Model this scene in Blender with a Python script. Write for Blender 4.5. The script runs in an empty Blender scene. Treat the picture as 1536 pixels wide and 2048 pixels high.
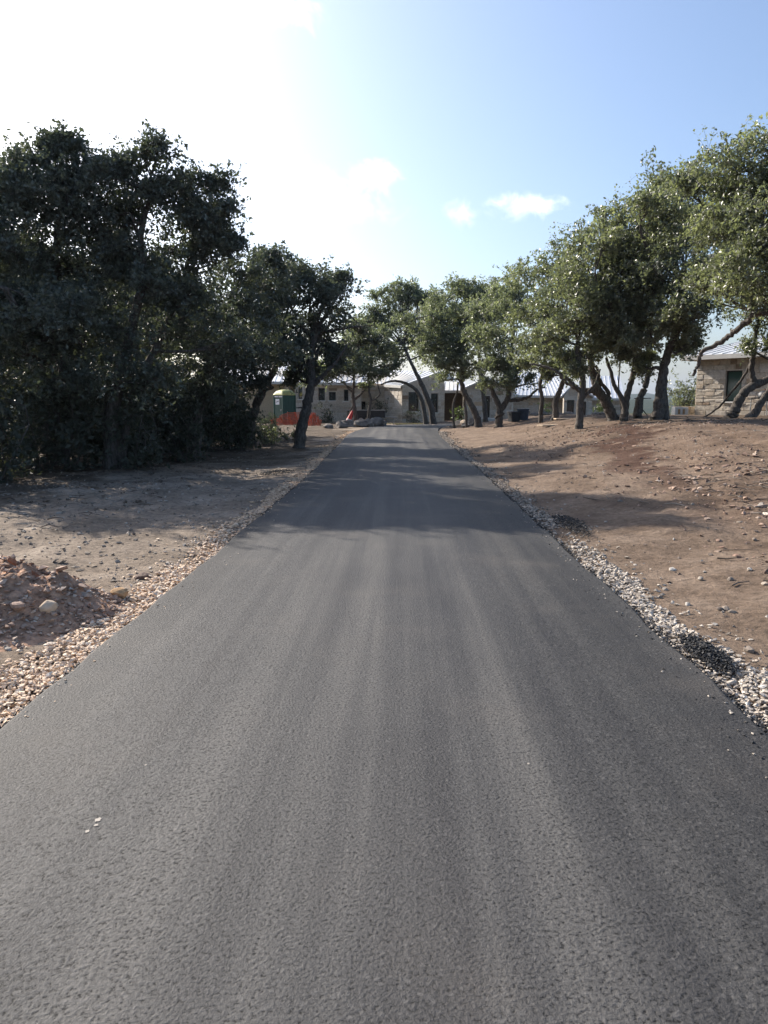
import bpy, bmesh, math, random
import numpy as np
from mathutils import Vector, noise as mnoise

# ------------------------------------------------------------------ camera, sky, sun, exposure
sc = bpy.context.scene
COL = sc.collection
F_PX, EYE = 1480.0, 1.6                      # focal length in photograph pixels, eye height in metres
PITCH = math.atan(224 / F_PX)                # looking a little down the driveway
YAW = math.atan(36 / (F_PX / math.cos(PITCH)))
SUN_AZ, SUN_EL = -48.0, 31.0                 # degrees, azimuth from +Y (down the driveway), negative = left

cam_d = bpy.data.cameras.new('camera')
cam = bpy.data.objects.new('camera', cam_d); COL.objects.link(cam)
cam.location = (0, 0, EYE)
cam.rotation_euler = (math.radians(90) - PITCH, 0, YAW)
cam_d.sensor_fit = 'VERTICAL'; cam_d.sensor_height = 24.0
cam_d.lens = F_PX * 24.0 / 2048.0
cam_d.clip_start = 0.05; cam_d.clip_end = 20000
sc.camera = cam
sc.render.resolution_x, sc.render.resolution_y = 768, 1024

def ray(px, py):
    x, y, z = (px - 768) / F_PX, -(py - 1024) / F_PX, -1.0
    a = math.radians(90) - PITCH
    y2 = y * math.cos(a) - z * math.sin(a); z2 = y * math.sin(a) + z * math.cos(a)
    c, s = math.cos(YAW), math.sin(YAW)
    return np.array([x * c - y2 * s, x * s + y2 * c, z2])
def at(px, py, d):
    """a survey point: bearing and height read from the photograph, d = metres down the driveway"""
    r = ray(px, py)
    return np.array([0, 0, EYE]) + r * (d / r[1])

world = bpy.data.worlds.new('World'); sc.world = world; world.use_nodes = True
wn, wl = world.node_tree.nodes, world.node_tree.links
wn.clear()
w_out = wn.new('ShaderNodeOutputWorld'); w_bg = wn.new('ShaderNodeBackground')
sky = wn.new('ShaderNodeTexSky'); sky.sky_type = 'NISHITA'; sky.sun_disc = False
sky.sun_elevation = math.radians(SUN_EL); sky.sun_rotation = math.radians(SUN_AZ)
sky.altitude = 300; sky.air_density = 1.0; sky.dust_density = 3.6; sky.ozone_density = 3.5
w_bg.inputs['Strength'].default_value = 0.13
w_tc = wn.new('ShaderNodeTexCoord')
cn = wn.new('ShaderNodeTexNoise'); cn.inputs['Scale'].default_value = 30; cn.inputs['Detail'].default_value = 12; cn.inputs['Distortion'].default_value = .6
cn.inputs['Roughness'].default_value = 0.62
wl.new(w_tc.outputs['Generated'], cn.inputs['Vector'])
col_prev = sky.outputs['Color']
# thin fair-weather clouds: (bearing of the centre, half width, half height, strength)
CLOUDS = [((545, 8), 0.046, 0.024, 0.75), ((742, 354), 0.034, 0.018, 0.6), ((600, 390), 0.10, 0.03, 0.5),
          ((926, 426), 0.018, 0.018, 0.5), ((1052, 409), 0.044, 0.015, 0.62)]
for (cp, cw, ch, cs) in CLOUDS:
    c = Vector(ray(*cp)).normalized(); tx = Vector((c.y, -c.x, 0)).normalized(); tz = tx.cross(c)
    d1 = wn.new('ShaderNodeVectorMath'); d1.operation = 'DOT_PRODUCT'; d1.inputs[1].default_value = tx / cw
    d2 = wn.new('ShaderNodeVectorMath'); d2.operation = 'DOT_PRODUCT'; d2.inputs[1].default_value = tz / ch
    d3 = wn.new('ShaderNodeVectorMath'); d3.operation = 'DOT_PRODUCT'; d3.inputs[1].default_value = c
    for d in (d1, d2, d3): wl.new(w_tc.outputs['Generated'], d.inputs[0])
    cb = wn.new('ShaderNodeCombineXYZ'); wl.new(d1.outputs['Value'], cb.inputs[0]); wl.new(d2.outputs['Value'], cb.inputs[1])
    ln = wn.new('ShaderNodeVectorMath'); ln.operation = 'LENGTH'; wl.new(cb.outputs[0], ln.inputs[0])
    ad = wn.new('ShaderNodeMath'); ad.operation = 'MULTIPLY_ADD'; ad.inputs[1].default_value = 3.4   # noise*1.9 + length
    wl.new(cn.outputs['Fac'], ad.inputs[0]); wl.new(ln.outputs['Value'], ad.inputs[2])
    mr = wn.new('ShaderNodeMapRange'); mr.interpolation_type = 'SMOOTHSTEP'
    mr.inputs['From Min'].default_value = 3.0; mr.inputs['From Max'].default_value = 1.35
    mr.inputs['To Min'].default_value = 0; mr.inputs['To Max'].default_value = cs
    wl.new(ad.outputs[0], mr.inputs['Value'])
    fr = wn.new('ShaderNodeMath'); fr.operation = 'GREATER_THAN'; fr.inputs[1].default_value = 0; wl.new(d3.outputs['Value'], fr.inputs[0])
    mu = wn.new('ShaderNodeMath'); mu.operation = 'MULTIPLY'; wl.new(mr.outputs[0], mu.inputs[0]); wl.new(fr.outputs[0], mu.inputs[1])
    mx = wn.new('ShaderNodeMix'); mx.data_type = 'RGBA'; wl.new(mu.outputs[0], mx.inputs['Factor'])
    wl.new(col_prev, mx.inputs['A']); mx.inputs['B'].default_value = (8.6, 8.6, 8.7, 1)
    col_prev = mx.outputs['Result']
wl.new(col_prev, w_bg.inputs['Color']); wl.new(w_bg.outputs[0], w_out.inputs[0])

sun_d = bpy.data.lights.new('sun', 'SUN'); sun_d.energy = 5.0; sun_d.angle = math.radians(0.6); sun_d.color = (1.0, 0.92, 0.82)
sun = bpy.data.objects.new('sun', sun_d); COL.objects.link(sun)
az, el = math.radians(SUN_AZ), math.radians(SUN_EL)
to_sun = Vector((math.sin(az) * math.cos(el), math.cos(az) * math.cos(el), math.sin(el)))
sun.rotation_euler = to_sun.to_track_quat('Z', 'Y').to_euler(); sun.location = (-30, 30, 40)

sc.view_settings.view_transform = 'Standard'; sc.view_settings.look = 'None'
sc.view_settings.exposure = 0.80; sc.view_settings.gamma = 1.0; sc.view_settings.use_curve_mapping = False
sc.render.engine = 'CYCLES'
sc.cycles.use_denoising = True
sc.cycles.max_bounces = 6; sc.cycles.diffuse_bounces = 3; sc.cycles.glossy_bounces = 2
sc.cycles.transmission_bounces = 4; sc.cycles.volume_bounces = 0; sc.cycles.transparent_max_bounces = 4
sc.cycles.sample_clamp_indirect = 6.0

# ------------------------------------------------------------------ helpers
rng = np.random.default_rng(7)
random.seed(7)

def link(name, mesh, mat=None, parent=None, loc=None):
    o = bpy.data.objects.new(name, mesh); COL.objects.link(o)
    if mat is not None and mesh is not None and len(mesh.materials) == 0: mesh.materials.append(mat)
    if parent is not None: o.parent = parent
    if loc is not None: o.location = loc
    return o
def empty(name, loc=(0, 0, 0)):
    o = bpy.data.objects.new(name, None); COL.objects.link(o); o.location = loc; o.empty_display_size = .2
    return o
def tag(o, label=None, cat=None, group=None, kind=None):
    if label: o['label'] = label
    if cat: o['category'] = cat
    if group: o['group'] = group
    if kind: o['kind'] = kind
    return o

def mesh_np(name, V, F, rnd=None, smooth=False):
    """mesh from numpy arrays; F is (n,3) or (n,4)"""
    V = np.asarray(V, np.float32); F = np.asarray(F, np.int32)
    m = bpy.data.meshes.new(name); k = F.shape[1]; n = len(F)
    m.vertices.add(len(V)); m.vertices.foreach_set('co', V.ravel())
    m.loops.add(n * k); m.loops.foreach_set('vertex_index', F.ravel())
    m.polygons.add(n); m.polygons.foreach_set('loop_start', np.arange(0, n * k, k, dtype=np.int32))
    m.polygons.foreach_set('use_smooth', np.full(n, smooth))
    if rnd is not None:
        a = m.attributes.new('rnd', 'FLOAT', 'POINT'); a.data.foreach_set('value', np.asarray(rnd, np.float32))
    m.update(calc_edges=True)
    return m

class MB:
    """collects polygons, builds one mesh"""
    def __init__(s): s.v = []; s.f = []; s.r = []
    def add(s, vs, fs, r=None):
        b = len(s.v); r = random.random() if r is None else r
        s.v += [tuple(map(float, p)) for p in vs]; s.f += [[i + b for i in f] for f in fs]; s.r += [r] * len(vs)
        return s
    def prism(s, quad, n, t, r=None):
        """quad (or polygon) corner points, extruded by t along n"""
        k = len(quad); q = [np.array(p, float) for p in quad]; n = np.array(n, float)
        vs = q + [p + n * t for p in q]
        fs = [list(range(k))[::-1], list(range(k, 2 * k))] + [[i, (i + 1) % k, k + (i + 1) % k, k + i] for i in range(k)]
        return s.add(vs, fs, r)
    def box(s, c, size, rz=0, r=None):
        cx, cy, cz = c; hx, hy, hz = size[0] / 2, size[1] / 2, size[2] / 2
        ca, sa = math.cos(rz), math.sin(rz); vs = []
        for z in (-hz, hz):
            for x, y in ((-hx, -hy), (hx, -hy), (hx, hy), (-hx, hy)):
                vs.append((cx + x * ca - y * sa, cy + x * sa + y * ca, cz + z))
        return s.add(vs, [[3, 2, 1, 0], [4, 5, 6, 7], [0, 1, 5, 4], [1, 2, 6, 5], [2, 3, 7, 6], [3, 0, 4, 7]], r)
    def tube(s, pts, rad, k=8, r=None):
        V, F = tube_np(np.array(pts, float), np.array(rad if hasattr(rad, '__len__') else [rad] * len(pts), float), k)
        s.add(V, F.tolist(), r)
        n = len(pts); b = len(s.v) - len(V)
        s.f.append([b + i for i in range(k)][::-1]); s.f.append([b + (n - 1) * k + i for i in range(k)])
        return s
    def mesh(s, name, smooth=False, bevel=0):
        m = bpy.data.meshes.new(name); m.from_pydata(s.v, [], s.f)
        a = m.attributes.new('rnd', 'FLOAT', 'POINT'); a.data.foreach_set('value', s.r)
        if bevel:
            bm = bmesh.new(); bm.from_mesh(m)
            bmesh.ops.bevel(bm, geom=list(bm.edges), offset=bevel, segments=2, affect='EDGES', profile=.6)
            bm.to_mesh(m); bm.free()
        if smooth:
            for p in m.polygons: p.use_smooth = True
        m.update(); return m
    def build(s, name, mat, parent=None, smooth=False, bevel=0):
        return link(name, s.mesh(name, smooth, bevel), mat, parent)

def tube_np(P, R, k=7, rough=0.0):
    n = len(P)
    T = np.gradient(P, axis=0); T /= np.linalg.norm(T, axis=1)[:, None] + 1e-9
    up = np.array([0.31, 0.17, 0.93]) if abs(T[0, 2]) < .8 else np.array([1.0, 0.1, 0.0])
    A = np.cross(T, up); A /= np.linalg.norm(A, axis=1)[:, None] + 1e-9
    B = np.cross(T, A)
    th = np.arange(k) * 2 * math.pi / k
    rr = R[:, None] * (1 + rough * rng.normal(size=(n, k)))
    V = P[:, None, :] + rr[:, :, None] * (np.cos(th)[None, :, None] * A[:, None, :] + np.sin(th)[None, :, None] * B[:, None, :])
    i = np.arange(n - 1)[:, None] * k; j = np.arange(k)[None, :]; j2 = (j + 1) % k
    Fq = np.stack([i + j, i + j2, i + k + j2, i + k + j], -1).reshape(-1, 4)
    return V.reshape(-1, 3), Fq

def smooth_path(P, m=6):
    """Catmull-Rom through the points"""
    P = np.asarray(P, float)
    if len(P) < 3: return np.linspace(P[0], P[-1], m * 2)
    Q = np.vstack([2 * P[0] - P[1], P, 2 * P[-1] - P[-2]]); out = []
    for i in range(1, len(Q) - 2):
        p0, p1, p2, p3 = Q[i - 1], Q[i], Q[i + 1], Q[i + 2]
        for t in np.linspace(0, 1, m, endpoint=False):
            out.append(.5 * (2 * p1 + (p2 - p0) * t + (2 * p0 - 5 * p1 + 4 * p2 - p3) * t * t + (3 * p1 - p0 - 3 * p2 + p3) * t ** 3))
    out.append(P[-1]); return np.array(out)

def hash2(ix, iy, seed):
    h = (ix * 374761393 + iy * 668265263 + seed * 1274126177) & 0xFFFFFFFF
    h = ((h ^ (h >> 13)) * 1274126177) & 0xFFFFFFFF
    return ((h ^ (h >> 16)) & 0xFFFF) / 65535.0
def vnoise(x, y, seed=0):
    x = np.asarray(x, float); y = np.asarray(y, float)
    ix = np.floor(x).astype(np.int64); iy = np.floor(y).astype(np.int64); fx = x - ix; fy = y - iy
    fx = fx * fx * (3 - 2 * fx); fy = fy * fy * (3 - 2 * fy)
    a = hash2(ix, iy, seed); b = hash2(ix + 1, iy, seed); c = hash2(ix, iy + 1, seed); d = hash2(ix + 1, iy + 1, seed)
    return (a * (1 - fx) + b * fx) * (1 - fy) + (c * (1 - fx) + d * fx) * fy - .5
def fbm(x, y, o=4, seed=0):
    s = 0; a = 1
    for i in range(o):
        s = s + a * vnoise(x * 2 ** i + 17.3 * i, y * 2 ** i - 9.1 * i, seed + i); a *= .5
    return s
def ss(a, b, x):
    t = np.clip((np.asarray(x, float) - a) / (b - a), 0, 1); return t * t * (3 - 2 * t)

# ------------------------------------------------------------------ materials
def new_mat(name):
    m = bpy.data.materials.new(name); m.use_nodes = True
    nt = m.node_tree; return m, nt.nodes, nt.links, nt.nodes['Principled BSDF']
def ramp(N, stops, interp='LINEAR'):
    r = N.new('ShaderNodeValToRGB'); r.color_ramp.interpolation = interp
    e = r.color_ramp.elements
    while len(e) < len(stops): e.new(.5)
    for el_, (p, c) in zip(e, stops): el_.position = p; el_.color = (*c, 1)
    return r
def noise(N, L, scale, detail=4, rough=.55, vec=None):
    n = N.new('ShaderNodeTexNoise'); n.inputs['Scale'].default_value = scale
    n.inputs['Detail'].default_value = detail; n.inputs['Roughness'].default_value = rough
    if vec is not None: L.new(vec, n.inputs['Vector'])
    return n
def mapping(N, L, src, scale=(1, 1, 1)):
    mp = N.new('ShaderNodeMapping'); mp.inputs['Scale'].default_value = scale; L.new(src, mp.inputs['Vector']); return mp.outputs[0]
def mixc(N, L, f, a, b, mode='MIX'):
    m = N.new('ShaderNodeMix'); m.data_type = 'RGBA'; m.blend_type = mode
    for k, v in (('Factor', f), ('A', a), ('B', b)):
        if isinstance(v, (int, float)): m.inputs[k].default_value = v
        elif isinstance(v, tuple): m.inputs[k].default_value = (*v, 1)
        else: L.new(v, m.inputs[k])
    return m.outputs['Result']
def bump(N, L, h, strength, dist, prev=None):
    b = N.new('ShaderNodeBump'); b.inputs['Strength'].default_value = strength; b.inputs['Distance'].default_value = dist
    L.new(h, b.inputs['Height'])
    if prev is not None: L.new(prev, b.inputs['Normal'])
    return b.outputs[0]
def smap(N, L, v, a, b, c=0, d=1):
    m = N.new('ShaderNodeMapRange'); m.interpolation_type = 'SMOOTHSTEP'
    for k, x in (('From Min', a), ('From Max', b), ('To Min', c), ('To Max', d)): m.inputs[k].default_value = x
    L.new(v, m.inputs['Value']); return m.outputs[0]
def math_n(N, L, op, a, b):
    m = N.new('ShaderNodeMath'); m.operation = op
    for i, v in enumerate((a, b)):
        if isinstance(v, (int, float)): m.inputs[i].default_value = v
        else: L.new(v, m.inputs[i])
    return m.outputs[0]

def simple(name, col, rough=.7, metal=0, spec=.4, var=.25, scale=6, bmp=.0):
    m, N, L, p = new_mat(name)
    tc = N.new('ShaderNodeTexCoord'); n = noise(N, L, scale, 5, .6, tc.outputs['Object'])
    dark = tuple(c * (1 - var) for c in col); lite = tuple(min(1, c * (1 + var)) for c in col)
    r = ramp(N, [(.3, dark), (.7, lite)]); L.new(n.outputs['Fac'], r.inputs[0]); L.new(r.outputs[0], p.inputs['Base Color'])
    p.inputs['Roughness'].default_value = rough; p.inputs['Metallic'].default_value = metal
    p.inputs['Specular IOR Level'].default_value = spec
    if bmp: L.new(bump(N, L, n.outputs['Fac'], bmp, .02), p.inputs['Normal'])
    return m

def by_rnd(name, stops, rough=.85, nscale=25, nvar=.35, bmp=.4, bdist=.01, spec=.3):
    """colour picked per piece by the attribute rnd, with a little mottling on it"""
    m, N, L, p = new_mat(name)
    a = N.new('ShaderNodeAttribute'); a.attribute_name = 'rnd'
    r = ramp(N, stops); L.new(a.outputs['Fac'], r.inputs[0])
    tc = N.new('ShaderNodeTexCoord'); n = noise(N, L, nscale, 5, .65, tc.outputs['Object'])
    g = ramp(N, [(.25, (1 - nvar,) * 3), (.75, (1 + nvar * .5,) * 3)]); L.new(n.outputs['Fac'], g.inputs[0])
    L.new(mixc(N, L, 1.0, r.outputs[0], g.outputs[0], 'MULTIPLY'), p.inputs['Base Color'])
    p.inputs['Roughness'].default_value = rough; p.inputs['Specular IOR Level'].default_value = spec
    if bmp: L.new(bump(N, L, n.outputs['Fac'], bmp, bdist), p.inputs['Normal'])
    return m

# asphalt: fresh, dark binder with worn-grey aggregate, roller streaks along the drive
def mat_asphalt():
    m, N, L, p = new_mat('asphalt')
    tc = N.new('ShaderNodeTexCoord'); O = tc.outputs['Object']
    st = noise(N, L, 1.0, 4, .6, mapping(N, L, O, (3.0, .06, 1)))
    st2 = noise(N, L, 1.0, 4, .6, mapping(N, L, O, (1.1, .35, 1)))
    pt = noise(N, L, .8, 4, .6, O)
    f1 = math_n(N, L, 'ADD', math_n(N, L, 'MULTIPLY', st.outputs['Fac'], .68), math_n(N, L, 'MULTIPLY', st2.outputs['Fac'], .32))
    base = ramp(N, [(.38, (.028, .027, .028)), (.50, (.061, .059, .057)), (.60, (.102, .097, .090))]); L.new(f1, base.inputs[0])
    sp = N.new('ShaderNodeSeparateXYZ'); L.new(O, sp.inputs[0])
    xw = math_n(N, L, 'ADD', math_n(N, L, 'ADD', sp.outputs[0], .09), math_n(N, L, 'MULTIPLY', math_n(N, L, 'SUBTRACT', st2.outputs['Fac'], .5), .7))
    edge = math_n(N, L, 'MULTIPLY', smap(N, L, xw, .35, 1.5, 1.0, .62), smap(N, L, xw, -1.25, -1.8, 1.0, .70))  # binder-dark edges; right side's lack of glare also put into the colour
    ag = N.new('ShaderNodeTexVoronoi'); ag.inputs['Scale'].default_value = 80; L.new(O, ag.inputs['Vector'])
    agn = noise(N, L, 74, 5, .66, O)
    agr = ramp(N, [(.36, (.10,) * 3), (.445, (.88,) * 3), (.64, (1.32,) * 3)]); L.new(agn.outputs['Fac'], agr.inputs[0])
    ec = N.new('ShaderNodeCombineColor'); [L.new(edge, ec.inputs[i_]) for i_ in range(3)]
    c1 = mixc(N, L, 1.0, mixc(N, L, 1.0, base.outputs[0], ec.outputs[0], 'MULTIPLY'), agr.outputs[0], 'MULTIPLY')
    sep = N.new('ShaderNodeSeparateColor'); L.new(ag.outputs['Color'], sep.inputs[0])
    lite = smap(N, L, sep.outputs[0], .90, .97)
    c2 = mixc(N, L, math_n(N, L, 'MULTIPLY', lite, .18), c1, (.20, .19, .18))
    dust = smap(N, L, pt.outputs['Fac'], .5, .75, 0, .22)
    c3 = mixc(N, L, dust, c2, (.15, .128, .105))
    L.new(c3, p.inputs['Base Color'])
    p.inputs['Specular IOR Level'].default_value = .28
    rr = ramp(N, [(.35, (.58,) * 3), (.65, (.80,) * 3)]); L.new(f1, rr.inputs[0]); L.new(rr.outputs[0], p.inputs['Roughness'])
    b1 = bump(N, L, ag.outputs['Distance'], .35, .004)
    b2 = bump(N, L, agn.outputs['Fac'], .8, .010, b1)
    L.new(b2, p.inputs['Normal'])
    return m

def mat_ground():
    m, N, L, p = new_mat('bare_soil')
    tc = N.new('ShaderNodeTexCoord'); O = tc.outputs['Object']
    sp = N.new('ShaderNodeSeparateXYZ'); L.new(O, sp.inputs[0]); X, Y = sp.outputs[0], sp.outputs[1]
    big = noise(N, L, .22, 4, .6, O).outputs['Fac']; mid = noise(N, L, 1.1, 6, .65, O).outputs['Fac']
    fine = noise(N, L, 14, 8, .72, O).outputs['Fac']; grit = noise(N, L, 60, 5, .7, O).outputs['Fac']
    tan = ramp(N, [(.3, (.135, .097, .068)), (.5, (.225, .170, .124)), (.72, (.33, .262, .20))]); L.new(mid, tan.inputs[0])
    red = ramp(N, [(.3, (.040, .020, .013)), (.5, (.080, .043, .029)), (.75, (.140, .086, .062))]); L.new(mid, red.inputs[0])
    grey = ramp(N, [(.3, (.18, .142, .106)), (.55, (.300, .240, .184)), (.75, (.43, .355, .28))]); L.new(mid, grey.inputs[0])
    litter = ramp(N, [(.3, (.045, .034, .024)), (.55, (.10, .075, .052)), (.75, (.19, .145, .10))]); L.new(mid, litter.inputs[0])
    wob = math_n(N, L, 'MULTIPLY', math_n(N, L, 'SUBTRACT', big, .5), 6)
    wob2 = math_n(N, L, 'MULTIPLY', math_n(N, L, 'SUBTRACT', mid, .5), 4)
    Xw = math_n(N, L, 'ADD', X, math_n(N, L, 'ADD', wob, wob2)); Yw = math_n(N, L, 'ADD', Y, math_n(N, L, 'MULTIPLY', wob, 1.6))
    side = smap(N, L, X, -1, 1)
    left = mixc(N, L, smap(N, L, Yw, 3, 8, .25, 1), tan.outputs[0], grey.outputs[0])
    redm = math_n(N, L, 'MULTIPLY', smap(N, L, Xw, 3.5, 5.2), smap(N, L, Yw, 5, 8))
    track = math_n(N, L, 'SUBTRACT', 1.0, smap(N, L, math_n(N, L, 'ABSOLUTE', math_n(N, L, 'SUBTRACT', Xw, math_n(N, L, 'ADD', math_n(N, L, 'MULTIPLY', Y, .22), 1.6)), 0), .3, 1.0, 0, .75))
    tan_r = mixc(N, L, 1.0, tan.outputs[0], (.92, .88, .86), 'MULTIPLY')
    right = mixc(N, L, math_n(N, L, 'MULTIPLY', redm, math_n(N, L, 'MINIMUM', track, 1.0)), tan_r, red.outputs[0])
    c = mixc(N, L, side, left, right)
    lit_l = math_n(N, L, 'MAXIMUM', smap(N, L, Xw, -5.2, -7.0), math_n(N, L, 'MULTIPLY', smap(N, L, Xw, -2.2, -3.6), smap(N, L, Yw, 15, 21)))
    litter_shade_r = math_n(N, L, 'MULTIPLY', smap(N, L, Xw, 5.5, 8, 0, .7), smap(N, L, Yw, 23, 26))  # bank top: litter, with the dark of the shade band put in
    c = mixc(N, L, math_n(N, L, 'MULTIPLY', math_n(N, L, 'MAXIMUM', lit_l, litter_shade_r), .85), c, litter.outputs[0])
    g = ramp(N, [(.30, (.38,) * 3), (.48, (.92,) * 3), (.70, (1.45,) * 3)]); L.new(fine, g.inputs[0])
    c = mixc(N, L, .8, c, g.outputs[0], 'MULTIPLY')
    dist = N.new('ShaderNodeVectorMath'); dist.operation = 'LENGTH'; L.new(O, dist.inputs[0])
    gn = ramp(N, [(.35, (.03, .042, .022)), (.65, (.075, .075, .042))]); L.new(big, gn.inputs[0])
    c = mixc(N, L, smap(N, L, dist.outputs['Value'], 75, 110), c, gn.outputs[0])
    L.new(c, p.inputs['Base Color']); p.inputs['Roughness'].default_value = .95; p.inputs['Specular IOR Level'].default_value = .15
    b = bump(N, L, mid, .6, .10); b = bump(N, L, fine, .9, .06, b); b = bump(N, L, grit, .7, .012, b)
    L.new(b, p.inputs['Normal'])
    return m

def mat_leaf(name, lo, mid, hi, trans=.28, rough=.42, spec=.5):
    m, N, L, p = new_mat(name)
    a = N.new('ShaderNodeAttribute'); a.attribute_name = 'rnd'
    r = ramp(N, [(.0, lo), (.6, mid), (1.0, hi)]); L.new(a.outputs['Fac'], r.inputs[0])
    L.new(r.outputs[0], p.inputs['Base Color']); p.inputs['Roughness'].default_value = rough
    p.inputs['Specular IOR Level'].default_value = spec
    t = N.new('ShaderNodeBsdfTranslucent'); tcol = mixc(N, L, 1.0, r.outputs[0], (1.52, 1.68, .92), 'MULTIPLY'); L.new(tcol, t.inputs['Color'])
    mx = N.new('ShaderNodeMixShader'); mx.inputs[0].default_value = trans
    L.new(p.outputs[0], mx.inputs[1]); L.new(t.outputs[0], mx.inputs[2])
    L.new(mx.outputs[0], N['Material Output'].inputs['Surface'])
    return m

def mat_bark():
    m, N, L, p = new_mat('oak_bark')
    tc = N.new('ShaderNodeTexCoord'); O = tc.outputs['Object']
    n = noise(N, L, 9, 7, .7, mapping(N, L, O, (2.2, 2.2, .6))); n2 = noise(N, L, 2.5, 4, .6, O)
    r = ramp(N, [(.32, (.042, .036, .031)), (.52, (.105, .092, .080)), (.72, (.185, .168, .148))]); L.new(n.outputs['Fac'], r.inputs[0])
    L.new(mixc(N, L, smap(N, L, n2.outputs['Fac'], .55, .72, 0, .5), r.outputs[0], (.17, .165, .145)), p.inputs['Base Color'])
    p.inputs['Roughness'].default_value = .95; p.inputs['Specular IOR Level'].default_value = .15
    L.new(bump(N, L, n.outputs['Fac'], .9, .04), p.inputs['Normal'])
    return m

def mat_glass(name, col):
    m, N, L, p = new_mat(name)
    tc = N.new('ShaderNodeTexCoord'); n = noise(N, L, 1.5, 3, .5, tc.outputs['Object'])
    r = ramp(N, [(.3, tuple(c * .7 for c in col)), (.7, col)]); L.new(n.outputs['Fac'], r.inputs[0]); L.new(r.outputs[0], p.inputs['Base Color'])
    p.inputs['Roughness'].default_value = .06; p.inputs['Specular IOR Level'].default_value = .8
    return m

M = {}
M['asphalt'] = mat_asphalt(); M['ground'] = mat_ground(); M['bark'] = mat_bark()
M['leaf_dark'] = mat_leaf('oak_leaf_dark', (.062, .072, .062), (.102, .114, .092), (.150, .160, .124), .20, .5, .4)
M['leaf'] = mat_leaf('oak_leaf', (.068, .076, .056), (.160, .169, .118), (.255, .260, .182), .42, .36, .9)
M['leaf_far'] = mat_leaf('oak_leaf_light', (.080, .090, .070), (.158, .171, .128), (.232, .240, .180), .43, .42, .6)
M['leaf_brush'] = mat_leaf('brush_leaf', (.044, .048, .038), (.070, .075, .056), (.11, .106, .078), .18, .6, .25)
M['leaf_plant'] = mat_leaf('garden_leaf', (.05, .07, .02), (.09, .12, .035), (.16, .17, .05), .3)
M['gravel_tan'] = by_rnd('tan_gravel', [(0, (.18, .14, .11)), (.10, (.52, .36, .235)), (.45, (.75, .56, .395)), (.8, (.82, .68, .52)), (1, (.86, .77, .65))], nscale=60)
M['gravel_white'] = by_rnd('white_gravel', [(0, (.10, .085, .07)), (.18, (.30, .25, .20)), (.5, (.49, .425, .35)), (.85, (.61, .54, .455)), (1, (.72, .66, .58))], nscale=60)
M['rubble'] = by_rnd('red_rubble', [(0, (.13, .09, .07)), (.3, (.28, .18, .13)), (.6, (.40, .28, .21)), (.85, (.52, .41, .32)), (1, (.64, .57, .49))], nscale=40)
M['pebble'] = by_rnd('field_stone', [(0, (.14, .10, .08)), (.5, (.30, .25, .20)), (1, (.55, .51, .45))], nscale=30)
M['caliche'] = by_rnd('caliche_clod', [(0, (.17, .14, .11)), (.5, (.29, .245, .20)), (1, (.44, .39, .33))], nscale=30)
M['twig'] = by_rnd('dead_twig', [(0, (.06, .045, .035)), (.6, (.17, .13, .10)), (1, (.38, .33, .27))], nscale=20)
M['crumb'] = by_rnd('asphalt_crumb', [(0, (.012, .012, .013)), (.8, (.028, .028, .029)), (1, (.06, .06, .058))], rough=.6, nscale=90)
M['limestone'] = simple('limestone_boulder', (.19, .17, .15), .95, spec=.15, var=.45, scale=3.5, bmp=.6)
M['ochre_rock'] = simple('ochre_rock', (.36, .235, .13), .95, spec=.15, var=.35, scale=9, bmp=.5)
M['cream_rock'] = simple('cream_rock', (.52, .41, .30), .95, spec=.15, var=.25, scale=9, bmp=.4)
M['stone_wall'] = by_rnd('wall_stone', [(0, (.24, .17, .115)), (.04, (.42, .34, .25)), (.3, (.50, .43, .34)), (.7, (.545, .48, .39)), (.95, (.59, .53, .45)), (1, (.50, .37, .24))], nscale=9, nvar=.4, bmp=.6, bdist=.03)
M['mortar'] = simple('mortar', (.52, .46, .375), .95, spec=.15, var=.15, scale=20, bmp=.3)
M['roof'] = simple('standing_seam_metal', (.70, .70, .69), .48, metal=.35, var=.06, scale=1.2)
M['fascia'] = simple('painted_fascia', (.50, .48, .44), .6, var=.08)
M['stucco'] = simple('warm_stucco', (.40, .31, .20), .9, var=.12, scale=8, bmp=.2)
M['frame'] = simple('bronze_frame', (.022, .020, .019), .45, var=.15)
M['glass'] = mat_glass('window_glass', (.025, .028, .030)); M['glass_tree_reflection'] = mat_glass('tree_reflection_glass', (.045, .085, .065))  # green pane: reflected trees put into the glass colour
M['pale_trim'] = simple('pale_trim', (.62, .60, .55), .7, var=.1)
M['concrete'] = simple('concrete', (.50, .47, .42), .9, var=.2, scale=5, bmp=.2)
M['green_plastic'] = simple('green_plastic', (.008, .055, .040), .45, var=.15, scale=3)
M['dome_plastic'] = simple('yellow_green_plastic', (.33, .33, .10), .5, var=.25, scale=4)
M['white_paint'] = simple('white_marking', (.75, .76, .76), .6, var=.08)
M['orange_net'] = simple('orange_netting', (.50, .13, .065), .6, var=.35, scale=5)
M['red_plastic'] = simple('red_plastic', (.62, .045, .04), .5, var=.15)
M['black_plastic'] = simple('black_plastic', (.022, .024, .028), .5, var=.3)
M['blue_grey'] = simple('blue_grey_plastic', (.06, .075, .10), .5, var=.25)
M['wood'] = simple('red_cedar_wood', (.30, .115, .055), .8, var=.4, scale=14, bmp=.3)
M['entry_shade'] = simple('shade_dark_wall', (.055, .042, .033), .6, var=.3)  # dark wall colour that holds the shade of the entry recess
M['steel'] = simple('dull_steel', (.35, .35, .35), .4, metal=.6, var=.2)
M['dry_grass'] = simple('dry_grass_mat', (.34, .29, .13), .95, var=.4, scale=8, bmp=.4)
M['paint_spot'] = simple('dried_paint', (.36, .32, .27), .8, var=.25, scale=40)

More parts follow.
